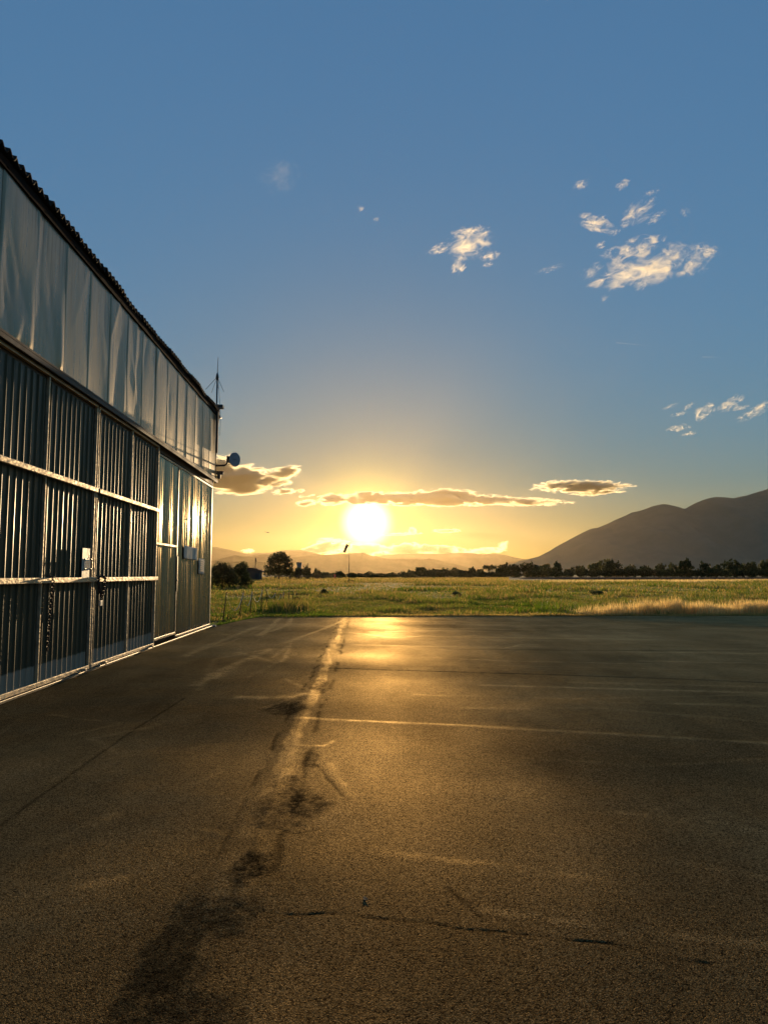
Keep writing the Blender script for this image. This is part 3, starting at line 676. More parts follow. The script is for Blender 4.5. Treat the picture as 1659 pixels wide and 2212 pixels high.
def banner(name, label, cat, u0, u1, v0, v1, mat, seed, lines):
    a_, b_ = at_x(u0, v0, XR+.05), at_x(u1, v0, XR+.05); zl = at_x(u0, v1, XR+.05).z; zt = a_.z
    n_ = 40; q = np.linspace(0,1,n_); zq = np.linspace(0,1,8); Q, Z = np.meshgrid(q, zq)
    Xv = XR+.070 + .010*np.sin(Q*(b_.y-a_.y)/.158*2*math.pi)*(.6+.8*fbm(Q*6, Z*2, 2, seed)) + (fbm(Q*3, Z*2, 2, seed+1)-.5)*.02
    me = np_mesh(name, np.stack([Xv, a_.y+(b_.y-a_.y)*Q, zl+(zt-zl)*Z - .02*Q], -1).reshape(-1,3), grid_faces(8, n_), smooth=True)
    o = link(name, me, mat); md = o.modifiers.new('thickness','SOLIDIFY'); md.thickness = .003
    tag(o, label, cat)
    if lines:
        mb = MB(); L = b_.y-a_.y
        for i in range(lines):
            z_ = zt - (zt-zl)*(.12+.8*i/lines); mb.box(XR+.092, XR+.095, a_.y+L*.12, a_.y+L*(.65+.25*rng.uniform()), z_-.013, z_+.013)
        pr = mb.build('printing', M['ink']); pr.parent = o
    return o
banner('sheet_notice', 'crumpled white sheet fixed over the ribs beside the access door', 'notice', 397, 425, 1178, 1207, M['paper'], 31, 0)
banner('printed_notice', 'upright printed notice right of the crumpled white sheet', 'notice', 429, 441, 1206, 1240, M['paper'], 32, 6)
def chain(name, label, pts, link_len=.05, r=.007, kind_r=.018):
    P_ = [Vector(p) for p in pts]; mb = MB(); acc = []
    for a_, b_ in zip(P_, P_[1:]):
        n_ = max(1, round((b_-a_).length/(link_len*.72)))
        for i in range(n_): acc.append((a_.lerp(b_, (i+.5)/n_), (b_-a_).normalized()))
    for i, (c_, t_) in enumerate(acc):
        s_ = t_.cross(Vector((1,0,0))); s_ = s_.normalized() if s_.length > .1 else Vector((0,1,0))
        ax_ = s_ if i % 2 else t_.cross(s_).normalized()
        mb.torus(c_, ax_, kind_r, r, 10, 5, 1.5, along=t_)
    o = mb.build(name, M['chain'], smooth=True); return tag(o, label, 'chain')
ya = at_x(113, 1300, XD+.08).y
chain('chain', 'rusty chain hanging straight down from the lower door rail', [(XD+.035, ya-.06, 1.53), (XD+.085, ya-.02, 1.52), (XD+.085, ya, 1.44), (XD+.06, ya+.005, 1.0), (XD+.05, ya-.01, .52)])
yb = at_x(219, 1270, XD+.08).y
chain('chain', 'rusty chain looped round the seam between the two sliding doors',
      [(XD+.07, yb-.10, 1.52), (XD+.10, yb+.02, 1.53), (XD+.10, yb+.12, 1.49), (XD+.09, yb+.15, 1.38), (XD+.085, yb+.10, 1.24), (XD+.085, yb+.03, 1.19), (XD+.085, yb-.05, 1.28), (XD+.08, yb-.13, 1.42), (XD+.07, yb-.10, 1.52)], .055, .009, .021)
lk = root_at('padlock', 'brass coloured padlock at the end of the looped chain', 'padlock', (XD+.09, yb+.04, 1.05))
part(MB().box(XD+.05, XD+.085, yb-.01, yb+.09, 1.04, 1.13), 'body', M['sign'], lk, bevel=.008)
part(MB().tube([(XD+.07, yb+.01, 1.13), (XD+.07, yb+.012, 1.18), (XD+.07, yb+.04, 1.205), (XD+.07, yb+.068, 1.18), (XD+.07, yb+.07, 1.13)], .007, 8), 'shackle', M['steel'], lk, smooth=True)

# ---- mast, dish, cameras and lamps on the corner
YM = 22.02
def cp(u, v, Y=YM): return at_y(u, v, Y)
top, hub, low = cp(464.5, 772), cp(464.5, 812), cp(466, 1044)
mx = cp(466, 1000).x
an = root_at('radio_antenna', 'thin black whip antenna with four drooping rods on the hangar corner', 'antenna', (mx, YM, low.z))
part(MB().tube([(mx, YM, low.z), (mx, YM, hub.z-.06)], .022, 10), 'mast', M['black'], an, smooth=True)
part(MB().tube([(mx, YM, hub.z), (mx+.005, YM, hub.z+.3), (mx+.015, YM, top.z)], [.012,.009,.007], 8), 'whip', M['black'], an, smooth=True)
part(MB().lathe([(0,-.14),(.035,-.13),(.05,-.05),(.035,.03),(.02,.09),(0,.1)], (mx, YM, hub.z), (0,0,1), 14), 'hub', M['black'], an, smooth=True)
for (u, v, dy) in ((445, 841, .15), (484, 846, -.1), (457.5, 848, -.55), (471.5, 839, .5)):
    e = cp(u, v, YM+dy); part(MB().tube([(mx, YM, hub.z-.03), tuple(e)], .007, 6), 'radial_rod', M['black'], an)
part(MB().tube([(mx+.03, YM, hub.z-.08), (mx+.09, YM-.02, hub.z-.8), (mx+.13, YM-.02, hub.z-1.4), (mx+.12, YM, hub.z-1.9)], .006, 6), 'cable', M['black'], an)
a_, b_ = cp(462, 918), cp(462, 983)
dd = MB(); dd.box(XW+.035, XW+.10, YC-.16, YC-.04, b_.z, a_.z+.35)
tag(dd.build('downpipe', M['black'], bevel=.01), 'dark square downpipe on the hangar corner under the eave', 'downpipe')
fl = root_at('floodlight', 'black box floodlight sticking out at the eave of the hangar corner', 'floodlight', tuple(cp(466, 880)))
c0, c1 = cp(466, 876), cp(483, 882)
part(MB().box(c0.x-.02, c1.x, YM-.12, YM+.12, c1.z, c0.z+.01), 'housing', M['black'], fl, bevel=.012)
part(MB().box(c0.x+.0, c0.x+.07, YM-.03, YM+.03, c1.z-.30, c1.z), 'bracket', M['black'], fl, bevel=.006)
part(MB().box(c0.x+.03, c1.x-.02, YM-.1, YM+.1, c1.z-.012, c1.z-.002), 'lens', M['dish'], fl)
sp = root_at('horn_speaker', 'round grey horn speaker below the floodlight on the corner', 'speaker', tuple(cp(472, 902)))
c0 = cp(475, 902)
part(MB().lathe([(0,.10),(.02,.10),(.03,.06),(.045,.0),(.075,-.07),(.085,-.10),(.08,-.10),(.05,-.04),(0,-.03)], (c0.x, YM, c0.z), (.35,.9,.1), 20), 'horn', M['dish'], sp, smooth=True)
part(MB().box(mx+.02, c0.x, YM-.02, YM+.02, c0.z-.02, c0.z+.02), 'bracket', M['black'], sp, bevel=.004)
part(MB().box(mx+.02, mx+.09, YM-.05, YM+.05, c0.z+.05, c0.z+.17), 'junction_box', M['black'], sp, bevel=.006)
part(MB().box(mx+.02, mx+.08, YM-.04, YM+.04, c0.z-.16, c0.z-.07), 'driver_box', M['black'], sp, bevel=.006)
ds = root_at('dish_antenna', 'round grey dish antenna on a bent black arm at the hangar corner', 'dish antenna', tuple(cp(468, 1005)))
dc = cp(505, 993); arm = [cp(448, 1006, YM-.0), cp(484, 1005.5), cp(489, 1003.5), cp(491.5, 999.5), cp(492, 985)]
part(MB().tube([tuple(p) for p in arm], .028, 10), 'arm', M['black'], ds, smooth=True)
ax_ = Vector((.78, -.62, -.06)).normalized()
part(MB().lathe([(0,.0),(.10,.008),(.19,.03),(.222,.05),(.222,.06),(.20,.055),(.10,.06),(0,.065)], tuple(dc), tuple(ax_), 32), 'reflector', M['dish'], ds, smooth=True)
bx = dc - ax_*.12
part(MB().box(bx.x-.07, bx.x+.05, bx.y-.07, bx.y+.07, bx.z-.09, bx.z+.11), 'radio_unit', M['black'], ds, bevel=.012)
part(MB().tube([tuple(cp(490, 992)), tuple(cp(497, 991))], .02, 8), 'clamp', M['black'], ds)
part(MB().tube([tuple(cp(476, 994)), tuple(cp(490, 994))], .008, 6), 'bolt', M['black'], ds)
part(MB().tube([tuple(cp(497, 998)), tuple(cp(499, 1003)), tuple(cp(493, 1003.5))], .006, 6), 'cable', M['black'], ds)
# a logo ring and bars on the dish face, unreadable at this size
mb = MB(); n_ = ax_.cross(Vector((0,0,1))).normalized()
for k in range(3):
    q = dc + ax_*.066 + n_*(-.05+.05*k); mb.lathe([(.012,0),(.018,.002),(.018,.0)], tuple(q), tuple(ax_), 12)
part(mb, 'emblem', M['ink'], ds)
cc = root_at('security_camera', 'black bullet security camera under the dish antenna', 'security camera', tuple(cp(468, 1021)))
a_, b_ = cp(468, 1020), cp(482.5, 1022.5)
part(MB().tube([tuple(cp(450, 1023)), tuple(cp(470, 1023))], .018, 8), 'arm', M['black'], cc, smooth=True)
cam_b = MB(); cam_b.box(a_.x, b_.x, YM-.05, YM+.05, b_.z-.035, b_.z+.05); part(cam_b, 'body', M['black'], cc, bevel=.015)
part(MB().box(a_.x-.01, b_.x+.03, YM-.06, YM+.06, b_.z+.05, b_.z+.062), 'sunshield', M['black'], cc, bevel=.003)
part(MB().lathe([(0,.006),(.03,.004),(.034,0)], (b_.x, YM, b_.z), (1,0,0), 14), 'lens', M['dish'], cc)
wl = root_at('wall_lamp', 'small square black lamp below the security camera', 'lamp', tuple(cp(470, 1031)))
a_, b_ = cp(469, 1024.5), cp(477, 1034)
part(MB().box(a_.x+.02, b_.x, YM-.05, YM+.05, b_.z, a_.z), 'housing', M['black'], wl, bevel=.012)
part(MB().box(mx+.015, a_.x+.025, YM-.015, YM+.015, b_.z+.04, b_.z+.07), 'bracket', M['black'], wl)

# ================================================================= FENCE OF STICKS AND ROPE
sticks = [((482,1344.5),(490,1279)), ((517,1333.5),(527,1276)), ((541,1327.5),(545.5,1273)), ((564,1320),(567.5,1270)), ((579,1317),(575.5,1268)), ((592,1312),(595.5,1278)),
          ((604,1309),(607,1283)), ((613,1308),(613.5,1276)), ((624,1303),(625,1273)), ((633,1302),(634,1277)), ((642,1299),(641,1276))]
tops = []
for i, (b_, t_) in enumerate(sticks):
    g0 = ground(*b_, -.08); tp = at_y(*t_, g0.y)
    q = root_at('fence_stick', ['nearest thin stick of the rope fence at the hangar corner', 'second thin leaning stick of the rope fence from the hangar', 'third thin stick of the rope fence from the hangar', 'fourth thin stick of the rope fence from the hangar', 'fifth stick of the rope fence, leaning the other way', 'sixth thin stick of the rope fence, short'][i] if i < 6 else 'thin far stick of the rope fence standing in dry weeds', 'fence post', tuple(g0), 'thin sticks carrying the rope fence')
    mid = g0.lerp(tp, .5) + Vector((rng.uniform(-.015,.015), 0, 0))
    part(MB().tube([tuple(g0), tuple(mid), tuple(tp)], [.022,.019,.015], 7), 'stick', M['stick'], q, smooth=True); tops.append((g0, tp))
mb = MB()
for k, ((ga, ta), (gb, tb)) in enumerate(zip(tops[:7], tops[1:8])):
    if k == 3: continue
    a_ = ga.lerp(ta, .93); b_ = gb.lerp(tb, .93); sag = [.62,.55,.5,.3,.35,.3,.2][k]
    pts = [a_.lerp(b_, q/10) - Vector((0,0,sag*4*(q/10)*(1-q/10))) for q in range(11)]
    mb.tube(pts, .006, 5)
tag(mb.build('rope', M['rope']), 'pale rope sagging between the thin sticks beside the hangar', 'rope')
short = root_at('fence_stick', 'short broken stick stump beside the nearest fence stick', 'fence post', tuple(ground(492,1344,-.06)), 'thin sticks carrying the rope fence')
part(MB().tube([tuple(ground(492,1344,-.08)), tuple(at_y(493.5,1325,ground(492,1344).y))], .012, 6), 'stick', M['stick'], short)
# ================================================================= TREES
def crown_mesh(seed, lobes, n, leaf, tint, gap=.0):
    """leaf clumps spread through overlapping lobes: (x,y,z,rx,ry,rz) each"""
    r_ = np.random.default_rng(seed); L = np.array(lobes, float)
    wts = (L[:,3]*L[:,4]*L[:,5])**.75; wts /= wts.sum()
    # clump centres first, then leaves gathered round them, so gaps open between
    nc_ = max(20, n//14); li = r_.choice(len(L), nc_, p=wts)
    d_ = r_.normal(size=(nc_,3)); d_ /= np.linalg.norm(d_, axis=1)[:,None]; rad = r_.uniform(.25,1.05,nc_)**.55
    cen = L[li,:3] + d_*L[li,3:]*rad[:,None]
    ci = r_.integers(0, nc_, n); size = L[:,3:].mean()
    pos = cen[ci] + r_.normal(size=(n,3))*size*.10
    ok = pos[:,2] > .02*size; pos, ci = pos[ok], ci[ok]; n = len(pos)
    nrm_ = (pos - L[li[ci],:3])/L[li[ci],3:] + r_.normal(size=(n,3))*.9; nrm_ /= np.linalg.norm(nrm_, axis=1)[:,None]
    up_ = r_.normal(size=(n,3)); a_ = np.cross(nrm_, up_); a_ /= np.linalg.norm(a_, axis=1)[:,None]; b_ = np.cross(nrm_, a_)
    s_ = leaf*r_.uniform(.6,1.35,n)[:,None]
    V_ = np.stack([pos-a_*s_*.5, pos-b_*s_*.32+nrm_*s_*.08, pos+a_*s_*.5, pos+b_*s_*.32+nrm_*s_*.08], 1).reshape(-1,3)
    F_ = np.arange(n*4).reshape(-1,4)
    tn = np.array(tint)*(.65+.7*r_.uniform(0,1,nc_))[ci][:,None]*r_.uniform(.75,1.25,n)[:,None]
    C_ = np.repeat(np.concatenate([tn, np.ones((n,1))], 1), 4, 0)
    return np_mesh('crown', V_, F_, {'tint': ('POINT','FLOAT_COLOR', C_)})
def trunk_mesh(seed, h, r, limbs, top):
    r_ = random.Random(seed); mb = MB()
    pts = [Vector((0,0,-.1)), Vector((r_.uniform(-.05,.05)*h, r_.uniform(-.05,.05)*h, h*.45)), Vector((r_.uniform(-.06,.06)*h, r_.uniform(-.06,.06)*h, h))]
    mb.tube(pts, [r, r*.75, r*.4], 8)
    for k in range(limbs):
        a = 2*math.pi*k/limbs + r_.uniform(-.4,.4); s = pts[1].lerp(pts[2], r_.uniform(0,.9)); L = top*r_.uniform(.45,.8)
        m_ = s + Vector((math.cos(a)*L*.4, math.sin(a)*L*.4, L*.35)); e = s + Vector((math.cos(a)*L*.75, math.sin(a)*L*.75, L*.9))
        mb.tube([s, m_, e], [r*.4, r*.25, r*.1], 6)
    me = bpy.data.meshes.new('trunk'); me.from_pydata(mb.v, [], mb.f); me.update(); return me
def rand_lobes(seed, n, spread, h, base, flat=1.0):
    r_ = random.Random(seed); out = [(0,0,base+(h-base)*.5, spread*.8, spread*.8, (h-base)*.5)]
    for k in range(n):
        a = r_.uniform(0, 2*math.pi); q = r_.uniform(.3,.8)*spread; z = base + (h-base)*r_.uniform(.25,.85); s = r_.uniform(.28,.5)*spread
        out.append((math.cos(a)*q, math.sin(a)*q, z, s, s, min(s*flat, (h-z)*.9+.05)))
    return out
def tree(name, label, cat, loc, cmesh, tmesh, sx=1, sz=1, rz=0, group=None):
    o = thing(name, label, cat, loc, rz, group); o.scale = (sx, sx, sz)
    c = bpy.data.objects.new('crown', cmesh); col.objects.link(c); c.parent = o
    if not cmesh.materials: cmesh.materials.append(M['leaf'])
    if tmesh:
        k = bpy.data.objects.new('trunk', tmesh); col.objects.link(k); k.parent = o
        if not tmesh.materials: tmesh.materials.append(M['bark'])
    return o
DK = (.045,.058,.016); OL = (.080,.085,.026); LT = (.135,.135,.045)
# left shrubs beside the hangar
g = ground(480, 1271.5); Yb = g.y; s = Yb/F
h1 = (1271-1214)*s
cm = crown_mesh(1, [(0,0,h1*.5,1.35,1.3,h1*.5),(-.6,.2,h1*.62,.8,.8,h1*.34),(.55,-.2,h1*.55,.8,.8,h1*.36),(1.1,0,h1*.3,.9,.8,h1*.28),(.1,0,h1*.8,.5,.5,h1*.18),(-1.0,.3,h1*.4,.8,.8,h1*.4)], 12000, .12, DK)
tree('shrub', 'dense dark green shrub standing right behind the hangar corner', 'shrub', tuple(at_y(481, 1271.5, Yb)), cm, trunk_mesh(1, h1*.5, .09, 6, h1*.5), rz=.4)
g2 = at_y(520, 1268, Yb*1.08); h2 = (1268-1211)*s*1.08
cm = crown_mesh(2, [(0,0,h2*.72,.75,.75,h2*.24),(.35,0,h2*.78,.55,.5,h2*.2),(-.45,0,h2*.6,.6,.6,h2*.25),(.45,.1,h2*.45,.7,.7,h2*.25),(0,0,h2*.3,1.2,1.0,h2*.28),(.9,0,h2*.2,.8,.7,h2*.2)], 9000, .12, DK)
tree('small_tree', 'small bushy tree between the dark shrub and the shed', 'tree', (g2.x, g2.y, 0), cm, trunk_mesh(2, h2*.6, .09, 6, h2*.4), rz=.2)
# big round tree in the field
Y3 = 262; c3 = at_y(603, 1246, Y3); s3 = Y3/F; h3 = (1246-1186)*s3
cm = crown_mesh(3, [(0,0,h3*.55,4.2,4,h3*.42),(.3,0,h3*.78,3.0,3,h3*.21),(-3.2,0,h3*.38,2.3,2.3,h3*.26),(3.2,0,h3*.42,2.2,2.2,h3*.3),(-1.8,.3,h3*.68,2.2,2,h3*.2),(2.1,.3,h3*.72,2.1,2,h3*.2),(-4.2,0,h3*.2,1.3,1.3,h3*.16),(3.9,0,h3*.2,1.5,1.5,h3*.18),(0,0,h3*.2,3.4,3,h3*.16)], 13000, .42, DK)
tree('round_tree', 'big round dark tree standing alone right of the shed', 'tree', (c3.x, Y3, 0), cm, trunk_mesh(3, h3*.6, .35, 7, h3*.4))
# proto crowns for the far trees (unit height)
protos = []
for k, (nl, sp, base, flat) in enumerate([(7,.62,.0,.8),(6,.8,.0,.6),(8,.5,.0,.9),(6,1.0,.0,.5),(5,.45,.1,1.0)]):
    for j, tn in enumerate((DK, OL, LT)):
        protos.append((crown_mesh(50+k*7+j, rand_lobes(70+k*5+j, nl, sp, 1.0, base, flat), 2600, .13, tn), trunk_mesh(90+k, .6, .035, 4, .35)))
um = (crown_mesh(99, [(0,0,.82,.75,.6,.12),(.4,0,.72,.4,.4,.1),(-.5,0,.7,.45,.4,.1),(0,0,.55,.2,.2,.12)], 1500, .09, DK), trunk_mesh(99, .8, .04, 5, .25))
SHAPE = {'dark': 0, 'olive': 1, 'pale': 2}
def far_tree(u, vtop, vbase, Y, wpx, shape, tone, label, name='tree', group=None, cat='tree'):
    p = at_y(u, vbase, Y); p.z = min(p.z, 0) if False else 0
    h = (1242.2 - vtop)/F*Y + EYE; proto = um if shape == 'um' else protos[shape*3+SHAPE[tone]]
    spread = [.62,.8,.5,1.0,.45, .75]['um' == shape and 5 or shape] if shape != 'um' else .75
    sx = (wpx/2/F*Y)/(spread*1.0)
    return tree(name, label, cat, (p.x, Y, 0), *proto, sx=sx, sz=h, rz=rng.uniform(0,6.28), group=group)
FT = [ # u, top, width, shape, tone, label, distance
 (645,1226,26,1,'olive','olive bush just right of the big round tree',255), (662,1222,24,1,'dark','dark bush in front of the pale tower',262), (684,1229,22,3,'olive','low olive bush between tower and windsock',275),
 (700,1236,26,3,'dark','low dark bush left of the red marker',300), (735,1234,26,3,'dark','flat dark bush right of the red marker behind the windsock',330), (762,1237,24,3,'olive','low bush directly behind the windsock pole',360),
 (799,1234.5,26,1,'dark','dark bush under the sun right of the windsock',420), (822,1238,26,3,'dark','low dark bush in the far treeline below the sun',430), (846,1236.5,26,3,'olive','wide olive bush in the far treeline below the sun',440), (872,1234,24,1,'dark','dark bush at the left foot of the far wood',440),
 (892,1231.5,24,0,'dark','dark tree at the left end of the far wood',450), (909,1225.5,26,2,'dark','taller dark tree with a pointed top in the far wood',450), (934,1228,34,1,'dark','broad dark tree in the middle of the far wood',450), (958,1226.5,34,1,'dark','broad dark tree left of the wood gap',455), (983,1227,36,3,'olive','broad olive tree at the right end of the far wood',455),
 (1003,1231,22,0,'olive','small olive tree in the treeline dip left of the forked tree',470), (1018,1224.5,24,0,'dark','dark forked tree left of the flat umbrella tree',470), (1037,1229,26,1,'olive','low olive tree beside the umbrella tree',475), (1057,1219,34,'um','dark','flat topped umbrella tree in the far treeline',470),
 (1084,1217,34,0,'dark','tall dark tree right of the umbrella tree',480), (1108,1218.5,36,1,'dark','round dark tree where the mountain slope starts',480), (1147,1216,56,3,'dark','wide dome shaped dark tree below the mountain slope',480), (1176,1218.5,26,0,'pale','pale green tree between two dark trees',490), (1203,1213,28,0,'dark','tall round dark tree under the mountain slope',490),
 (1190,1226,26,1,'olive','lower olive tree under the tall round one',485), (1228,1229,28,1,'olive','low olive tree right of the tall round one',490), (1252,1221.5,34,1,'olive','spreading olive tree left of the pale dome',500), (1284,1216,30,0,'pale','pale leaning tree left of the dark dome',500), (1311,1207.5,50,3,'pale','large pale domed tree below the mountain',505), (1326,1209.5,44,1,'dark','large dark domed tree overlapping the pale one',495),
 (1362,1221,38,3,'olive','flat olive tree right of the domed trees',490), (1394,1221,34,1,'dark','dark round tree in the treeline under the first summit',490), (1427,1216,24,0,'olive','small upright olive tree under the first summit',500), (1452,1217,34,3,'olive','wide olive tree under the saddle of the mountain',500), (1481,1207.5,44,0,'dark','tall dark tree under the saddle of the mountain',500),
 (1526,1213.5,26,0,'dark','small dark round tree standing apart below the second summit',505), (1545,1220,24,2,'olive','slim olive tree beside the standing dark one',505), (1578,1207,50,1,'dark','darkest broad tree of the right treeline',500), (1622,1213,38,1,'olive','broad olive tree near the right end of the treeline',500), (1652,1207.5,36,0,'olive','tall olive tree at the right end of the treeline',500), (1690,1210,40,1,'dark','dark tree past the right end of the treeline',500)]
for (u, vt, wp, sh, tn, lab, Y) in FT:
    far_tree(u, vt, 1244, Y, wp, sh, tn, lab)
for k in range(24):
    u = 668 + 225*(k+rng.uniform(0,.8))/24; Y = 395 + rng.uniform(-20,20)
    far_tree(u, 1239 + rng.uniform(-2,2), 1244, Y, rng.uniform(16,30), int(rng.choice([1,3])), rng.choice(['dark','olive','olive']), 'low dark shrub in the thin far line behind the windsock', 'shrub', 'low shrubs behind the windsock', 'shrub')
for k in range(62):      # the low hedge under the right treeline and the far wood
    u = 880 + (1690-880)*(k+rng.uniform(0,.8))/62; Y = 462 + rng.uniform(-12, 6) if u > 1200 else 440 + rng.uniform(-8,8)
    vt = (1229 if u > 1240 else 1234) + rng.uniform(-2.5, 3)
    seg = 'at the foot of the far wood' if u < 1010 else ('under the trees where the mountain slope starts' if u < 1240 else 'in the hedge line beneath the mountain')
    far_tree(u, vt, 1244, Y, rng.uniform(20,34), int(rng.choice([1,3])), rng.choice(['dark','dark','olive']), 'low dark shrub '+seg, 'shrub', 'low shrubs '+seg, 'shrub')

# ================================================================= SHED, POLES, TOWER, WINDSOCK
Yh = 225; c = at_y(545, 1250, Yh); s = Yh/F
sh = root_at('shed', 'dark low shed with sloping roof left of the round tree', 'shed', (c.x, Yh, 0))
hw, hl = 20*s, 3.0; ze = (1242-1233)*s+EYE; zr = (1242-1227)*s+EYE
part(MB().box(c.x-hw, c.x+hw*.8, Yh, Yh+2*hl, 0, ze), 'wall', M['hwall'], sh)
part(MB().add([(c.x-hw-.5,Yh-.5,zr),(c.x+.2,Yh-.5,zr+.05),(c.x+hw+.3,Yh-.5,ze-.1),(c.x+hw+.3,Yh+2*hl,ze-.1),(c.x+.2,Yh+2*hl,zr+.05),(c.x-hw-.5,Yh+2*hl,zr),
   (c.x-hw-.5,Yh-.5,zr-.18),(c.x+.2,Yh-.5,zr-.13),(c.x+hw+.3,Yh-.5,ze-.28),(c.x+hw+.3,Yh+2*hl,ze-.28),(c.x+.2,Yh+2*hl,zr-.13),(c.x-hw-.5,Yh+2*hl,zr-.18)],
   [(0,1,4,5),(1,2,3,4),(6,11,10,7),(7,10,9,8),(0,6,7,1),(1,7,8,2),(2,8,9,3),(3,9,10,4),(4,10,11,5),(5,11,6,0)]), 'roof', M['hroof'], sh)
part(MB().add([(c.x-hw+.05,Yh+.02,ze),(c.x+hw*.8,Yh+.02,ze),(c.x+.2,Yh+.02,zr-.14),(c.x-hw+.05,Yh+.02,zr-.2),(c.x-hw+.05,Yh+.2,ze),(c.x+hw*.8,Yh+.2,ze),(c.x+.2,Yh+.2,zr-.14),(c.x-hw+.05,Yh+.2,zr-.2)],[(0,1,2,3),(7,6,5,4),(0,4,5,1),(1,5,6,2),(2,6,7,3),(3,7,4,0)]), 'gable', M['hwall'], sh)
mb = MB()
for k in range(9): mb.box(c.x-hw+.3+k*.55, c.x-hw+.36+k*.55, Yh-.06, Yh-.005, 0, ze-.2)
part(mb, 'plank', M['hwall'], sh)
part(MB().box(c.x+.9, c.x+1.8, Yh-.05, Yh-.004, 0, 2.0), 'door', M['black'], sh)
def pole(u, vt, Y, label, r=.10, arm=True):
    p = at_y(u, 1245, Y); zt = at_y(u, vt, Y).z
    q = root_at('utility_pole', label, 'utility pole', (p.x, Y, 0))
    part(MB().tube([(p.x,Y,-.2),(p.x,Y,zt)], [r, r*.7], 8), 'pole', M['bark'], q)
    if arm: part(MB().box(p.x-.5, p.x+.5, Y-.05, Y+.05, zt-.45, zt-.33), 'crossarm', M['bark'], q)
    mb = MB()
    for dx in (-.4, .4): mb.lathe([(0,.2),(.05,.18),(.06,.05),(.03,0)], (p.x+dx, Y, zt-.33), (0,0,1), 8)
    if arm: part(mb, 'insulator', M['dish'], q)
pole(552, 1205, 240, 'tall dark pole rising behind the shed roof', .16, False)
pole(665, 1216.5, 330, 'utility pole between the tower and the windsock', .16, True)
pole(691, 1231, 420, 'short far utility pole right of the olive bushes', .12, True)
pole(726, 1232.5, 420, 'short far utility pole above the red marker', .12, True)
Yt = 420; c = at_y(646.5, 1240, Yt); s = Yt/F
tw = root_at('water_tower', 'pale square tower with a wider cap right of the round tree', 'tower', (c.x, Yt, 0))
zt = (1242-1215)*s+EYE
part(MB().box(c.x-4.3*s, c.x+4.3*s, Yt-1.1, Yt+1.1, 0, zt-1.3), 'shaft', M['concrete'], tw)
part(MB().box(c.x-5.6*s, c.x+5.6*s, Yt-1.5, Yt+1.5, zt-1.3, zt-.25), 'tank', M['concrete'], tw, bevel=.05)
part(MB().box(c.x-6*s, c.x+6*s, Yt-1.6, Yt+1.6, zt-.25, zt), 'roof', M['hroof'], tw)
mb = MB()
for k in range(3): mb.box(c.x-.35, c.x+.35, Yt-1.13, Yt-1.105, 1.2+k*2.0, 2.0+k*2.0)
part(mb, 'window', M['black'], tw)
# mesh fence before the round tree
fa, fb = at_y(566, 1246, 200), at_y(735, 1246, 290)
fe = root_at('mesh_fence', 'low dark wire fence running in front of the round tree', 'fence', (fa.x, fa.y, 0))
for k in range(26):
    p = fa.lerp(fb, k/25); part(MB().tube([(p.x,p.y,-.1),(p.x,p.y,1.55)], .05, 6), 'post', M['bark'], fe)
mb = MB()
for z_ in (.35,.7,1.05,1.4):
    mb.tube([(fa.x,fa.y,z_),(fa.lerp(fb,.5).x,fa.lerp(fb,.5).y,z_-.03),(fb.x,fb.y,z_)], .022, 5)
part(mb, 'wire', M['stick'], fe)
rm = root_at('marker_board', 'small bright red marker board at the edge of the field', 'marker', tuple(at_y(723.6, 1248, 260)))
c = at_y(723.6, 1247, 260)
part(MB().box(c.x-.33, c.x+.33, 259.95, 260.05, c.z-.15, c.z+1.0), 'board', M['red'], rm, bevel=.02)
part(MB().box(c.x-.05, c.x+.05, 260.06, 260.14, -.1, c.z+.6), 'post', M['bark'], rm)
part(MB().box(c.x-.12, c.x+.12, 259.92, 259.948, c.z+.25, c.z+.6), 'stripe', M['paper'], rm)
# windsock
g = ground(754, 1257.5); Yw = g.y; zt = at_y(753.5, 1174, Yw).z
ws = root_at('windsock', 'limp dark windsock on a tall thin pole below the sun', 'windsock', (g.x, Yw, 0))
part(MB().tube([(g.x,Yw,-.2),(g.x,Yw,zt)], [.075,.045], 8), 'pole', M['bark'], ws)
part(MB().tube([(g.x,Yw,zt-.12),(g.x-.55,Yw,zt-.12)], .025, 6), 'swivel_arm', M['bark'], ws)
a_ = at_y(750.8, 1176.5, Yw); b_ = at_y(743.2, 1193.5, Yw); ax_ = (b_-a_); L = ax_.length
part(MB().lathe([(.30,0),(.31,.03),(.30,L*.35),(.27,L*.7),(.22,L),(.20,L),(.26,L*.6),(.28,.04)], tuple(a_), tuple(ax_), 18), 'sock', M['sock'], ws, smooth=True)
part(MB().torus(tuple(a_), tuple(ax_), .31, .025, 18, 6), 'hoop', M['bark'], ws)
cm = crown_mesh(12, [(0,0,.1,1.15,1.0,.42),(.5,0,.1,.7,.6,.3),(-.55,0,.05,.6,.6,.3)], 1600, .14, DK)
o = link('weed_clump', cm, M['leaf']); o.location = (g.x+.1, Yw+.3, -.05); tag(o, 'low dark clump of weeds round the foot of the windsock pole', 'weeds')
for (u, v, hpx, wpx, lab, tn, sd) in ((1288, 1283, 11, 26, 'dark spiky weed clump in the green grass on the right', LT, 5), (700, 1284, 14, 16, 'dark bushy weed in the middle of the field left of the windsock', OL, 6), (985, 1285, 9, 20, 'low dark weed clump in the middle of the field', LT, 7), (642, 1296, 8, 18, 'low weed clump near the end of the rope fence', OL, 8)):
    g = ground(u, v); s = g.y/F; h = hpx*s
    cm = crown_mesh(130+sd, [(0,0,h*.4,wpx*s*.5,wpx*s*.5,h*.55),(wpx*s*.3,0,h*.25,wpx*s*.3,wpx*s*.3,h*.35)], 1500, .09, tn)
    o = link('weed_clump', cm, M['leaf']); o.location = (g.x, g.y, -.06); tag(o, lab, 'weeds')

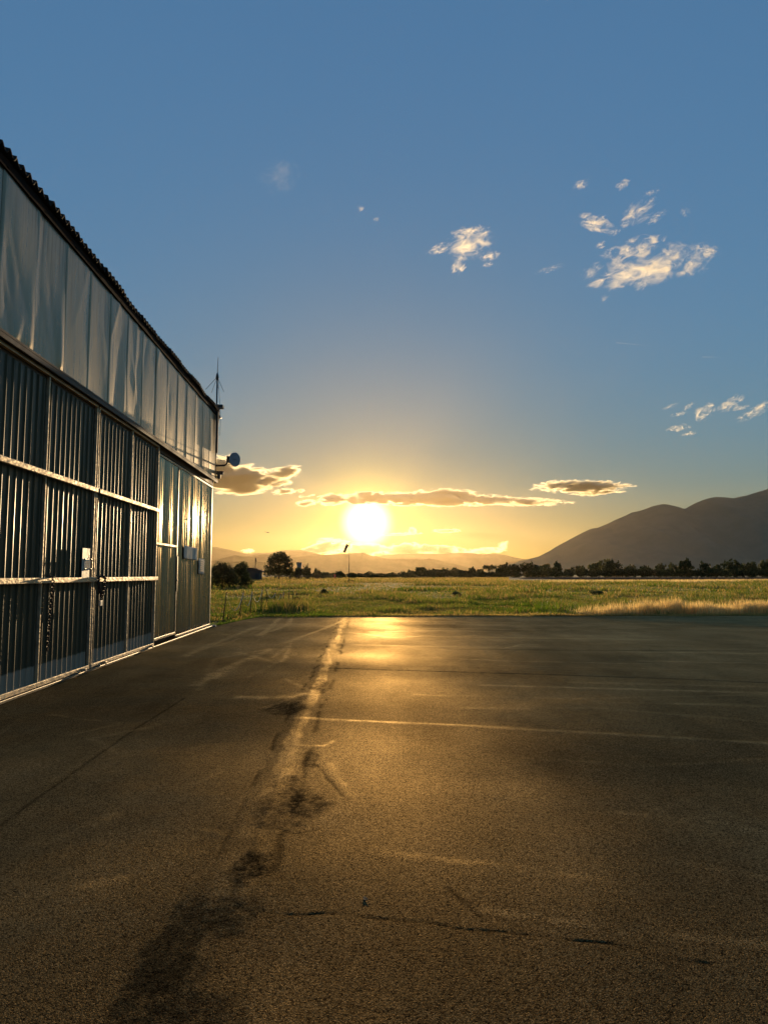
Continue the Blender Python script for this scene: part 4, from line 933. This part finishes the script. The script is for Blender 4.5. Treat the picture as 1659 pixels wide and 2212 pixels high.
# ================================================================= LITTER ON THE APRON
g = ground(789, 1943); mb = MB()
mb.add([(-.010,-.040,.001),(.0,-.018,.003),(.014,-.026,.004),(.018,.008,.005),(.005,.045,.002),(-.012,.018,.002),(-.017,-.008,.004)], [(0,1,6),(1,2,3),(1,3,5),(1,5,6),(3,4,5)])
o = mb.build('fallen_leaf', M['bark']); o.scale = (.65,.65,.65); o.location = (g.x, g.y, .002); o.rotation_euler = (0,0,.3); md = o.modifiers.new('thickness','SOLIDIFY'); md.thickness = .002
tag(o, 'small dark curled leaf lying on the tarmac in the near middle', 'leaf')
# ================================================================= AEROPLANE
Ya = 1600; c = at_y(578, 1150, Ya); 
ap = root_at('light_aircraft', 'small propeller aeroplane flying low left of the sun', 'aeroplane', tuple(c))
def A(x, y, z): return (c.x+x, c.y+y, c.z+z)
part(MB().tube([A(-5,0,.5),A(-3,0,.25),A(-.5,0,.05),A(2,0,0),A(3.6,0,-.1),A(4.2,0,-.1)], [.15,.35,.7,.8,.6,.25], 14), 'fuselage', M['plane'], ap, smooth=True)
mb = MB(); mb.add([A(.0,-6,.75),A(1.5,-6,.75),A(1.7,6,.75),A(.0,6,.75),A(.0,-6,.9),A(1.5,-6,.88),A(1.7,6,.88),A(.0,6,.9)], [(0,3,2,1),(4,5,6,7),(0,1,5,4),(1,2,6,5),(2,3,7,6),(3,0,4,7)]); part(mb, 'wing', M['plane'], ap)
mb = MB(); mb.add([A(-5.3,-.06,.5),A(-4.0,-.06,.5),A(-4.9,-.06,2.1),A(-5.7,-.06,2.1),A(-5.3,.06,.5),A(-4.0,.06,.5),A(-4.9,.06,2.1),A(-5.7,.06,2.1)], [(0,1,2,3),(7,6,5,4),(0,4,5,1),(1,5,6,2),(2,6,7,3),(3,7,4,0)]); part(mb, 'tail_fin', M['plane'], ap)
mb = MB(); mb.box(c.x-5.4, c.x-4.5, c.y-1.8, c.y+1.8, c.z+.55, c.z+.65); part(mb, 'tailplane', M['plane'], ap)
mb = MB(); mb.box(c.x+4.22, c.x+4.3, c.y-.08, c.y+.08, c.z-1.1, c.z+.9); part(mb, 'propeller', M['black'], ap)
for dy in (-1, 1): part(MB().torus(A(1.6,dy,-1.2), (0,1,0), .25, .12, 12, 6), 'wheel', M['black'], ap)
for dy in (-1, 1): part(MB().tube([A(1.3,dy*.4,-.5),A(1.6,dy,-1.2)], .07, 6), 'undercarriage_leg', M['plane'], ap)

# ================================================================= HAZE AND CLOUDS
BX = (-12900, 12900, -1500, 21000, -1.2, 1080)
hz = MB().box(*BX)
mh, t = new_mat('haze_air')
out = t.n('ShaderNodeOutputMaterial'); pv = t.n('ShaderNodeVolumePrincipled'); pv.inputs['Color'].default_value = (1.0,.78,.46,1)
pv.inputs['Density'].default_value = 5.0e-6; pv.inputs['Anisotropy'].default_value = .78
t.l(pv.outputs[0], out.inputs['Volume'])
ho = hz.build('haze', mh); tag(ho, kind='stuff')

def m_cloud(name, detail):
    m, t = new_mat(name)
    out = t.n('ShaderNodeOutputMaterial'); pv = t.n('ShaderNodeVolumePrincipled'); pv.inputs['Color'].default_value = (1,.93,.74,1); pv.inputs['Anisotropy'].default_value = .55
    oi = t.n('ShaderNodeObjectInfo'); sp_ = t.n('ShaderNodeSeparateColor', i_Color=oi.outputs['Color'])
    tc = t.n('ShaderNodeTexCoord'); ob = tc.outputs['Object']
    asp = t.n('ShaderNodeCombineXYZ', i_X=sp_.outputs[1], i_Y=1.0, i_Z=1.0)
    p2 = t.vmath('ADD', t.vmath('MULTIPLY', ob, asp.outputs[0]).outputs[0], oi.outputs['Location']).outputs[0]
    n1 = t.n('ShaderNodeTexNoise', i_Vector=p2); n1.inputs['Scale'].default_value = 1.7; n1.inputs['Detail'].default_value = detail; n1.inputs['Roughness'].default_value = .62; n1.inputs['Distortion'].default_value = 1.1
    rad = t.vmath('LENGTH', ob).outputs['Value']
    fall = t.math('SUBTRACT', 1.0, t.math('POWER', rad, 1.6))
    f = t.math('ADD', t.math('MULTIPLY', fall, .75), t.math('MULTIPLY', t.math('SUBTRACT', n1.outputs[0], .59), sp_.outputs[2]))
    d_ = t.math('POWER', t.ramp(f, .1, 1.1, smooth=False), 1.2)
    d_ = t.math('MULTIPLY', d_, t.ramp(rad, 1.0, .82))
    t.l(t.math('MULTIPLY', t.math('MULTIPLY', d_, sp_.outputs[0]), .001), pv.inputs['Density'])
    t.l(pv.outputs[0], out.inputs['Volume'])
    try: m.cycles.volume_step_rate = .2
    except Exception: pass
    return m
MC = m_cloud('cloud_vapour', 9)
bmi = bpy.data.meshes.new('cloud')
import bmesh
b = bmesh.new(); bmesh.ops.create_icosphere(b, subdivisions=3, radius=1.0); b.to_mesh(bmi); b.free(); bmi.materials.append(MC)
def cloud(u, v, wpx, hpx, rot, tau, dist, label, group, stretch=.6, amp=4.8):
    d_ = ray(u, v); k = dist/math.hypot(d_.x, d_.y); P = CAM + d_*k; L = k/F
    o = bpy.data.objects.new('cloud', bmi); col.objects.link(o)
    a_, h_ = wpx/2*L*1.25, hpx/2*L*1.3; dep = (a_*h_)**.5
    fwd = d_; rt = fwd.cross(Vector((0,0,1))).normalized(); up = rt.cross(fwd)
    q = R(rot); X_ = rt*math.cos(q)+up*math.sin(q); Z_ = -rt*math.sin(q)+up*math.cos(q)
    o.matrix_world = Matrix(((X_.x*a_, fwd.x*dep, Z_.x*h_, P.x), (X_.y*a_, fwd.y*dep, Z_.y*h_, P.y), (X_.z*a_, fwd.z*dep, Z_.z*h_, P.z), (0,0,0,1)))
    o.color = (2.6*tau/dep*1000, a_/h_*stretch, amp, 1)
    return tag(o, label, 'cloud', group)
UR = 'small clouds high on the right'; LF = 'cloud pieces high in the middle'; RE = 'small clouds above the mountain'; LW = 'low clouds near the sun'
CL = [
 (1254.6,398.5,34,15,12,.7,'topmost left puff of the upper right clouds',UR), (1345,397.5,28,17,25,.7,'topmost right puff of the upper right clouds',UR), (1404,416.5,32,12,5,.3,'faint flat wisp below the topmost right puff',UR), (1405,434,26,9,25,.3,'faint slanting wisp above the bright upper puff',UR),
 (1377,460.5,64,36,25,1.2,'bright ragged puff in the upper middle of the right group',UR), (1418,469,42,16,25,.6,'slanting small cloud right of the bright ragged puff',UR), (1288,482,78,30,-18,1.1,'elongated cloud sinking to the right in the left of the group',UR), (1347.5,487,18,12,10,.5,'tiny puff under the bright ragged puff',UR), (1326,502,24,11,10,.6,'tiny puff at the tail of the elongated cloud',UR), (1297,529,22,13,15,.7,'small puff left above the big cloud',UR),
 (1364,538.5,112,34,10,1.1,'upper arm of the big cream cloud on the right',UR), (1397,578,200,60,8,1.7,'biggest cream cloud of the upper right',UR), (1528,541,46,22,-20,.9,'detached puff right above the big cream cloud',UR), (1500,572,66,38,22,.7,'wispy right end of the big cream cloud',UR), (1387,616,28,14,32,.7,'slanted shred under the big cream cloud',UR), (1278,587,48,24,28,.25,'faint streak left of the big cream cloud',UR), (1188,581,58,12,10,.25,'thin faint wisp between the two main clouds',UR), (1306,645,20,16,45,.3,'faint lowest shred under the big cream cloud',UR), (1479,458,16,16,60,.3,'faint lone shred at the right of the group',UR),
 (1014,531,96,52,12,1.4,'main body of the cream cloud in the middle of the sky',LF), (1010,501,84,20,8,.8,'streaky top of the cream cloud in the middle',LF), (947,538,52,18,20,.9,'left arm of the cream cloud in the middle',LF), (989,577,32,28,45,1.1,'lower lobe of the cream cloud in the middle',LF), (1057,553,44,17,8,.9,'right lobe of the cream cloud in the middle',LF), (1053,572,26,9,8,.6,'small shred under the right lobe of the middle cloud',LF), (602,385,84,56,30,.10,'very faint veil high over the hangar',LF), (779,450,16,18,50,.45,'tiny curved shred left of the middle cloud',LF), (813,473,14,8,20,.3,'tiniest shred right of the curved one',LF),
 (1578,871,52,20,28,1.0,'pointed golden cloud topmost above the mountain',RE), (1598,881,42,8,8,.7,'thin strip under the pointed golden cloud',RE), (1521,890,46,26,30,1.1,'golden hook shaped cloud above the mountain',RE), (1465,895,32,8,8,.6,'thin bright strip left of the hooked cloud',RE), (1485,879.5,32,9,35,.5,'slanting shred above the thin bright strip',RE), (1446,878,36,8,20,.25,'faint leftmost streak above the mountain',RE), (1465,924.5,44,14,6,1.0,'ragged golden puff left over the mountain',RE), (1487,937,30,8,8,.8,'lowest golden puff over the mountain',RE), (1634,887,80,18,26,.9,'long slanting golden cloud at the right picture edge',RE)]
for (u, v, w_, h_, ro_, ta, lab, gr) in CL:
    cloud(u, v, w_*.98, h_*1.02, ro_, ta*.62, 4500 if v < 700 else 6500, lab, gr)
LO = [(530,1036,190,48,4,4.5,13000,'large grey cloud with golden rim beside the dish antenna'), (484,1010,70,44,-22,2.6,13000,'rounded grey hump of cloud behind the dish antenna'), (612,1022,86,26,12,1.4,13000,'bright golden tip of the cloud left of the sun'),
 (614,1062,50,12,6,1.0,14000,'small flat golden cloud under the bright tip'), (650,1060,18,7,12,.7,14000,'tiny golden shred beside the flat small cloud'), (662,1087,48,12,4,1.0,15000,'small golden cloud left of the long dark one'),
 (900,1078,440,24,-1,5.0,15000,'long dark bar of cloud just above the sun'), (965,1070,150,22,-2,3.2,15200,'raised middle of the long dark cloud bar'), (720,1079,60,22,6,1.3,15400,'ragged glowing left end of the long dark bar'), (1120,1084,200,15,-2,1.6,15400,'thin right tail of the long dark cloud bar'),
 (1255,1052,190,24,-2,3.2,15500,'flat grey cloud above the mountain slope'), (1275,1067,70,7,0,.5,15500,'thin pale strip under the flat grey cloud'), (963,1147,60,8,0,1.6,26000,'thin lens shaped cloud right of the sun'), (862,1154,90,6,2,.9,26000,'thin glowing streak touching the sun'), (891,1146,20,14,20,.9,26500,'small glowing puff above the thin streak'),
 (705,1181,90,30,8,2.4,27000,'glowing puffs over the hills left of the sun'), (790,1187,110,22,-3,2.0,27000,'glowing cloud bank over the hills below the sun'), (872,1187,90,24,4,2.2,27000,'billowing bank over the hills right of the sun'), (950,1188,120,18,-4,2.2,27000,'flat cloud bank over the hills right of the billows'), (1045,1190,100,12,3,.7,27000,'thin last stretch of the bank before the mountain'), (1086,1178,26,16,40,.3,27000,'small curl rising at the right end of the bank'), (537,1190,30,9,5,.5,27000,'faint little cloud over the left hills')]
for (u, v, w_, h_, ro_, ta, D_, lab) in LO:
    cloud(u, v, w_, h_*1.15, ro_, ta*8, D_, lab, LW, .34, 3.2)
# contrails
for (u0, v0, u1, v1, lab) in ((1330,740.3,1402,746.8,'left longer white vapour trail in the right sky'), (1516,771,1561,772,'right shorter white vapour trail near the picture edge')):
    ml, t = new_mat('trail_vapour'); out = t.n('ShaderNodeOutputMaterial'); pv = t.n('ShaderNodeVolumePrincipled'); pv.inputs['Density'].default_value = .007; pv.inputs['Anisotropy'].default_value = .5; t.l(pv.outputs[0], out.inputs['Volume'])
    a_ = CAM + ray(u0, v0)*11000; b_ = CAM + ray(u1, v1)*11000
    o = MB().tube([a_, a_.lerp(b_,.3), b_], [9, 8, 2], 10).build('vapour_trail', ml); tag(o, lab, 'vapour trail')
# ------------------------------------------------------------------ render settings
scene.view_settings.view_transform = 'Standard'; scene.view_settings.look = 'None'
scene.view_settings.exposure = .35; scene.view_settings.gamma = 1
scene.render.engine = 'CYCLES'
cy = scene.cycles
cy.use_denoising = True; cy.denoiser = 'OPENIMAGEDENOISE'
cy.max_bounces = 8; cy.volume_bounces = 2; cy.transparent_max_bounces = 16; cy.diffuse_bounces = 3; cy.glossy_bounces = 3
cy.sample_clamp_indirect = 6; cy.caustics_reflective = False; cy.caustics_refractive = False
